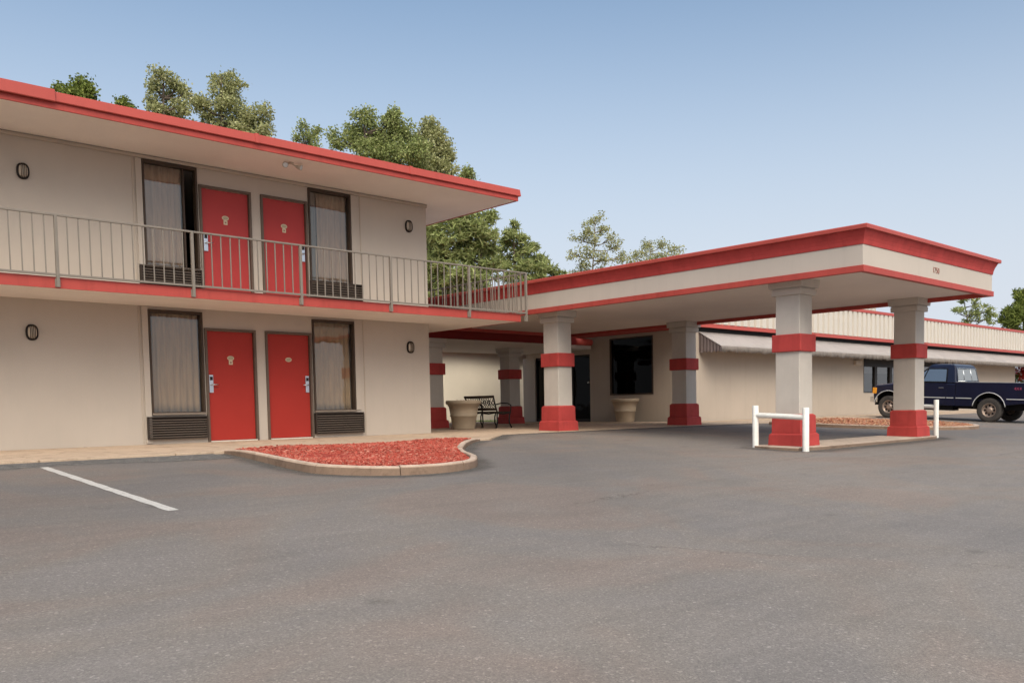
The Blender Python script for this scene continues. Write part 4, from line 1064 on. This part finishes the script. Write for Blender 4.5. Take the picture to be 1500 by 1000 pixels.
mb = MB(); mb.prism([(XF_+.02,-.95),(XF_+.14,-.93),(XF_+.19,-.5),(XF_+.19,.5),(XF_+.14,.93),(XF_+.02,.95),(XF_-.18,1.0),(XF_-.18,.96),(XF_-.0,.90),(XF_-.0,-.90),(XF_-.18,-.96),(XF_-.18,-1.0)], .54, .72, 'XY'); build('front_bumper', mb, CHROME, TR, bevel=.015)
mb = MB(); mb.box(XR_-.22, XR_-.06, -.93, .93, .52, .70); build('rear_bumper', mb, CHROME, TR, bevel=.015)

# ================================================================= TREES
def foliage(mb, c, rad, n, leaf, kind='needle', hollow=.25):
    for _ in range(n):
        while True:
            d = Vector((random.uniform(-1,1), random.uniform(-1,1), random.uniform(-1,1)))
            if hollow < d.length < 1: break
        p = Vector((c[0]+d.x*rad[0], c[1]+d.y*rad[1], c[2]+d.z*rad[2]))
        if kind == 'needle':
            for _k in range(4):
                v = Vector((random.gauss(0,1), random.gauss(0,1), random.gauss(.35,.8))).normalized()*leaf*random.uniform(.7,1.3)
                s_ = v.cross(Vector((random.gauss(0,1),random.gauss(0,1),random.gauss(0,1)))).normalized()*leaf*.16
                mb.add([p-s_, p+s_, p+v+s_*.3, p+v-s_*.3], [(0,1,2,3)])
        else:
            for _k in range(3):
                q = p+Vector((random.gauss(0,1),random.gauss(0,1),random.gauss(0,1)))*leaf*.6
                a = Vector((random.gauss(0,1),random.gauss(0,1),random.gauss(0,.6))).normalized()*leaf*random.uniform(.4,.8)
                b = a.cross(Vector((random.gauss(0,1),random.gauss(0,1),random.gauss(0,1)))).normalized()*leaf*.36
                mb.add([q-a*.5, q+b, q+a*.5, q-b], [(0,1,2,3)])
def tree(name, label, cat, depth, blobs, base_px, leaf, kind, mat, dens=1.0, bark=None, trunk_r=.16, group='trees behind the motel', zg=-.15, thick=1.0):
    """blobs: (px, py, half width px, half height px) of each crown clump as seen at this depth"""
    leaf *= .80 if kind == 'leaf' else .9; dens *= 1.35
    base = at(base_px, 590, depth); base.z = zg
    T = thing(name, label, cat, tuple(base), 0, group)
    cr = MB(); tk = MB(); m = depth/FPX
    cs = []
    if cat == 'tree':        # the crown carries on downwards behind the roofs
        xs_b = [b[0] for b in blobs]; lo_ = max(b[1]+b[3]*.5 for b in blobs); x0b, x1b = min(xs_b), max(xs_b); wd = max(14, (x1b-x0b)/2)
        blobs = list(blobs); y_ = lo_+12; stop = 590-3.2*FPX/depth
        while y_ < stop:
            for q in range(2 if wd > 24 else 1): blobs.append(((x0b+x1b)/2+random.uniform(-.7, .7)*wd, y_, max(12, wd*.5), 11))
            y_ += 17
    for (px, py, hw, hh) in blobs:
        c = at(px, py, depth+random.uniform(-1, 1)*hw*m*.8)-base; cs.append((c, hw*m, hh*m))
        ex = max(hw*m, hh*m*.7)
        # each clump is broken into small uneven puffs, leaving gaps
        npf = max(3, int(3+hw*hh/45))
        for _ in range(npf):
            a = random.uniform(0, 6.283); b = random.uniform(-1, 1); rr_ = random.uniform(.25, .95)
            cc = (c.x+hw*m*rr_*math.cos(a)*math.sqrt(1-b*b*.6), c.y+ex*thick*rr_*math.sin(a), c.z+hh*m*b*.85)
            pr_ = random.uniform(.28, .5)*min(hw, hh*1.3)*m+.12
            nn = int(dens*26*(pr_/leaf)**1.6*.35)+5
            foliage(cr, cc, (pr_, pr_, pr_*random.uniform(.5, .85)), nn, leaf, kind)
    top = max(cs, key=lambda q: q[0].z)
    tp = Vector(top[0]); H = tp.z+top[2]*.6
    path = [Vector((0,0,0))]; 
    for i in range(1, 7): t_ = i/6; path.append(Vector((tp.x*t_**1.5+random.uniform(-.06,.06), tp.y*t_**1.5+random.uniform(-.06,.06), H*t_)))
    tk.tube(path, [trunk_r*(1-.85*i/6) for i in range(7)], 8)
    for c, hw, hh in cs:
        t_ = max(.3, min(.93, (c.z-hw*.6)/H)); i = min(5, int(t_*6)); o_ = path[i].lerp(path[i+1], t_*6-i)
        e_ = Vector(c); mid = o_.lerp(e_, .5)+Vector((0,0,-.08*(e_-o_).length))
        tk.tube([o_, mid, e_], [trunk_r*.38, trunk_r*.24, trunk_r*.08], 5)
        for _ in range(4):
            d_ = Vector((random.uniform(-1,1)*hw, random.uniform(-1,1)*hw, random.uniform(-.6,1)*hh)); tk.tube([mid, e_+d_*.4, e_+d_*.85], [trunk_r*.13, trunk_r*.08, trunk_r*.03], 4)
    build('trunk', tk, bark or BARK, T, fix=False); build('crown', cr, mat, T, fix=False)
random.seed(21)
LO = .30
tree('pine_tree', 'small rounded tree top showing above the left end of the red roof edge', 'tree', 34, [(118,128,16,12),(100,134,12,8),(130,140,14,10),(110,145,20,12),(90,130,6,4)], 114, .20, 'leaf', LEAF_DARK, 1.2)
tree('pine_tree', 'tiny pointed tree tip just above the roof edge, left of the tall trees', 'tree', 36, [(178,150,5,6),(182,160,9,8),(192,158,5,5)], 180, .17, 'leaf', LEAF_DARK, 1.1)
tree('leafy_tree', 'tall airy tree with holes in its crown, leftmost of the big trees above the roof', 'tree', 36,
     [(240,113,20,9),(262,128,12,8),(228,128,12,8),(222,150,10,9),(236,160,14,12),(262,156,13,14),(255,175,24,13),(272,140,5,12),(247,143,10,6),(232,188,22,12)], 248, .19, 'leaf', LEAF_OLIV, 1.0)
tree('leafy_tree', 'wide tree with a flat pale top above the roof, right of the airy tree', 'tree', 38,
     [(325,118,22,9),(345,128,14,7),(322,135,16,8),(340,145,16,8),(300,160,16,16),(330,165,22,16),(358,172,18,16),(384,178,15,20),(345,192,36,14),(308,190,20,12),(382,200,16,12),(288,150,9,8)], 335, .19, 'leaf', LEAF_OLIV, 1.05)
tree('young_tree', 'thin sparse sapling top with few leaves standing alone above the roof', 'tree', 35, [(449,184,6,6),(442,196,8,5),(457,198,8,6),(450,210,12,6),(434,202,3,3),(464,192,4,4)], 450, .15, 'leaf', LEAF_PINE, .75, trunk_r=.06)
tree('leafy_tree', 'broad bushy tree crown with several rounded peaks above the middle of the roof', 'tree', 40,
     [(533,172,16,13),(575,174,14,12),(520,200,22,20),(560,200,22,22),(590,195,20,20),(548,225,34,18),(496,205,14,14),(602,225,30,18),(575,185,16,12)], 550, .19, 'leaf', LEAF_PINE, 1.15)
tree('leafy_tree', 'rounded olive tree with a steep right side, rightmost above the long red roof', 'tree', 42,
     [(620,190,18,13),(638,205,17,16),(650,224,16,18),(628,230,28,22),(658,240,12,14),(640,250,28,14),(606,205,12,16)], 632, .19, 'leaf', LEAF_OLIV, 1.15)
tree('pine_tree', 'slim tree tip just above the roof edge near its right corner', 'tree', 40, [(684,254,8,6),(686,264,12,8),(678,260,5,6)], 684, .17, 'leaf', LEAF_PINE, .9, trunk_r=.07)
tree('pine_tree', 'dense dark pine behind the balcony end, under the roof corner', 'tree', 40,
     [(650,340,26,20),(690,332,26,18),(712,322,14,10),(706,350,20,16),(660,365,36,18),(700,375,30,16),(640,395,26,16),(680,402,34,18),(712,395,16,14),(640,425,30,14),(690,428,36,14),(650,445,40,12)], 684, .26, 'needle', LEAF_PINE, 1.0)
tree('pine_tree', 'cone-shaped pine with a narrow pale top, right of the dense pine', 'tree', 44,
     [(752,328,5,7),(750,342,14,9),(764,352,13,9),(742,360,15,10),(772,368,16,10),(756,378,28,11),(785,385,18,10),(748,396,32,12),(800,396,16,9),(782,402,28,12),(765,412,44,10),(728,385,12,14),(818,402,7,6)], 755, .25, 'needle', LEAF_PINE, .85)
tree('leafy_tree', 'tall see-through tree with white trunk rising above the canopy edge', 'tree', 46,
     [(872,322,13,7),(858,335,12,8),(886,334,11,8),(848,350,11,8),(872,350,12,10),(892,352,10,10),(838,372,9,8),(860,370,12,9),(905,362,8,9),(912,375,12,9),(880,378,16,9),(848,388,14,7)], 862, .17, 'leaf', LEAF_OLIV, .46, BARKW, .11)
tree('leafy_tree', 'low sparse tree top over the canopy edge, right of the white-trunked tree', 'tree', 48,
     [(952,356,12,7),(972,358,10,7),(942,368,11,7),(988,366,9,6),(965,374,18,8),(930,378,9,6),(990,376,9,6)], 962, .17, 'leaf', LEAF_OLIV, .52, BARKW, .1)
tree('pine_tree', 'wispy thin-branched pine standing beyond the far end of the ribbed parapet', 'tree', 62,
     [(1412,442,6,8),(1434,442,12,8),(1405,458,9,7),(1425,458,12,8),(1447,456,9,8),(1418,470,16,6),(1440,470,12,6),(1452,466,5,6)], 1432, .26, 'needle', LEAF_PINE, .42, trunk_r=.12, group=None)
tree('pine_tree', 'dense dark green pine at the right edge, taller than the wing parapet', 'tree', 62,
     [(1498,430,9,10),(1488,446,14,12),(1510,450,18,20),(1480,462,12,12),(1498,470,24,14),(1478,476,12,8),(1520,430,18,22),(1535,460,24,24)], 1505, .30, 'needle', LEAF_DARK, 1.3, group=None)
# trees seen below eye level between things at the far right
tree('flowering_shrub', 'green shrub with red blossoms beyond the end of the wing wall', 'shrub', 50, [(1492,557,12,9),(1500,570,14,12),(1512,556,14,14),(1490,580,14,14)], 1500, .16, 'leaf', LEAF_GRN, 1.2, group=None, trunk_r=.05)
tree('flowering_shrub', 'dark red-leaved shrub in front of the green one at the right edge', 'shrub', 48, [(1496,541,9,5),(1510,545,12,8)], 1506, .14, 'leaf', BLOOM, 1.2, group=None, trunk_r=.05)

# ================================================================= LIGHT
SUN_EL, SUN_AZ_VEC = R(46), Vector((-.50, -.87, 0)).normalized()
w_ = bpy.data.worlds.new('World'); sc.world = w_; w_.use_nodes = True; nt = w_.node_tree; nt.nodes.clear()
sk = nt.nodes.new('ShaderNodeTexSky'); sk.sky_type = 'NISHITA'; sk.sun_disc = False; sk.sun_elevation = SUN_EL
sk.sun_rotation = math.atan2(SUN_AZ_VEC.x, SUN_AZ_VEC.y)
sk.air_density = 1.0; sk.dust_density = 5.0; sk.ozone_density = 1.2; sk.altitude = 100
bg = nt.nodes.new('ShaderNodeBackground'); bg.inputs[1].default_value = .15
ow = nt.nodes.new('ShaderNodeOutputWorld'); 
tc = nt.nodes.new('ShaderNodeTexCoord'); sx = nt.nodes.new('ShaderNodeSeparateXYZ'); nt.links.new(tc.outputs['Generated'], sx.inputs[0])
mrg = nt.nodes.new('ShaderNodeMapRange'); mrg.interpolation_type = 'SMOOTHSTEP'; nt.links.new(sx.outputs['Z'], mrg.inputs[0])
mrg.inputs[1].default_value = .03; mrg.inputs[2].default_value = .50; mrg.inputs[3].default_value = .92; mrg.inputs[4].default_value = 0
sk2 = mixc(nt, 1, sk.outputs[0], (.93, 1.0, .97), 'MULTIPLY')
hz = mixc(nt, mrg.outputs[0], sk2, (3.72, 3.98, 4.45))
nt.links.new(hz, bg.inputs[0]); nt.links.new(bg.outputs[0], ow.inputs[0])
sl = bpy.data.lights.new('sun', 'SUN'); sl.energy = 1.25; sl.angle = R(50); sl.color = (1, .93, .84)
so_ = bpy.data.objects.new('sun', sl); COL.objects.link(so_)
d_ = -(SUN_AZ_VEC*math.cos(SUN_EL)+Vector((0,0,math.sin(SUN_EL))))
so_.rotation_euler = d_.to_track_quat('-Z', 'Y').to_euler()
vs_ = sc.view_settings; vs_.view_transform = 'Standard'; vs_.look = 'None'; vs_.gamma = 1; vs_.exposure = 0.40
sc.render.engine = 'CYCLES'
sc.cycles.max_bounces = 8; sc.cycles.transparent_max_bounces = 12
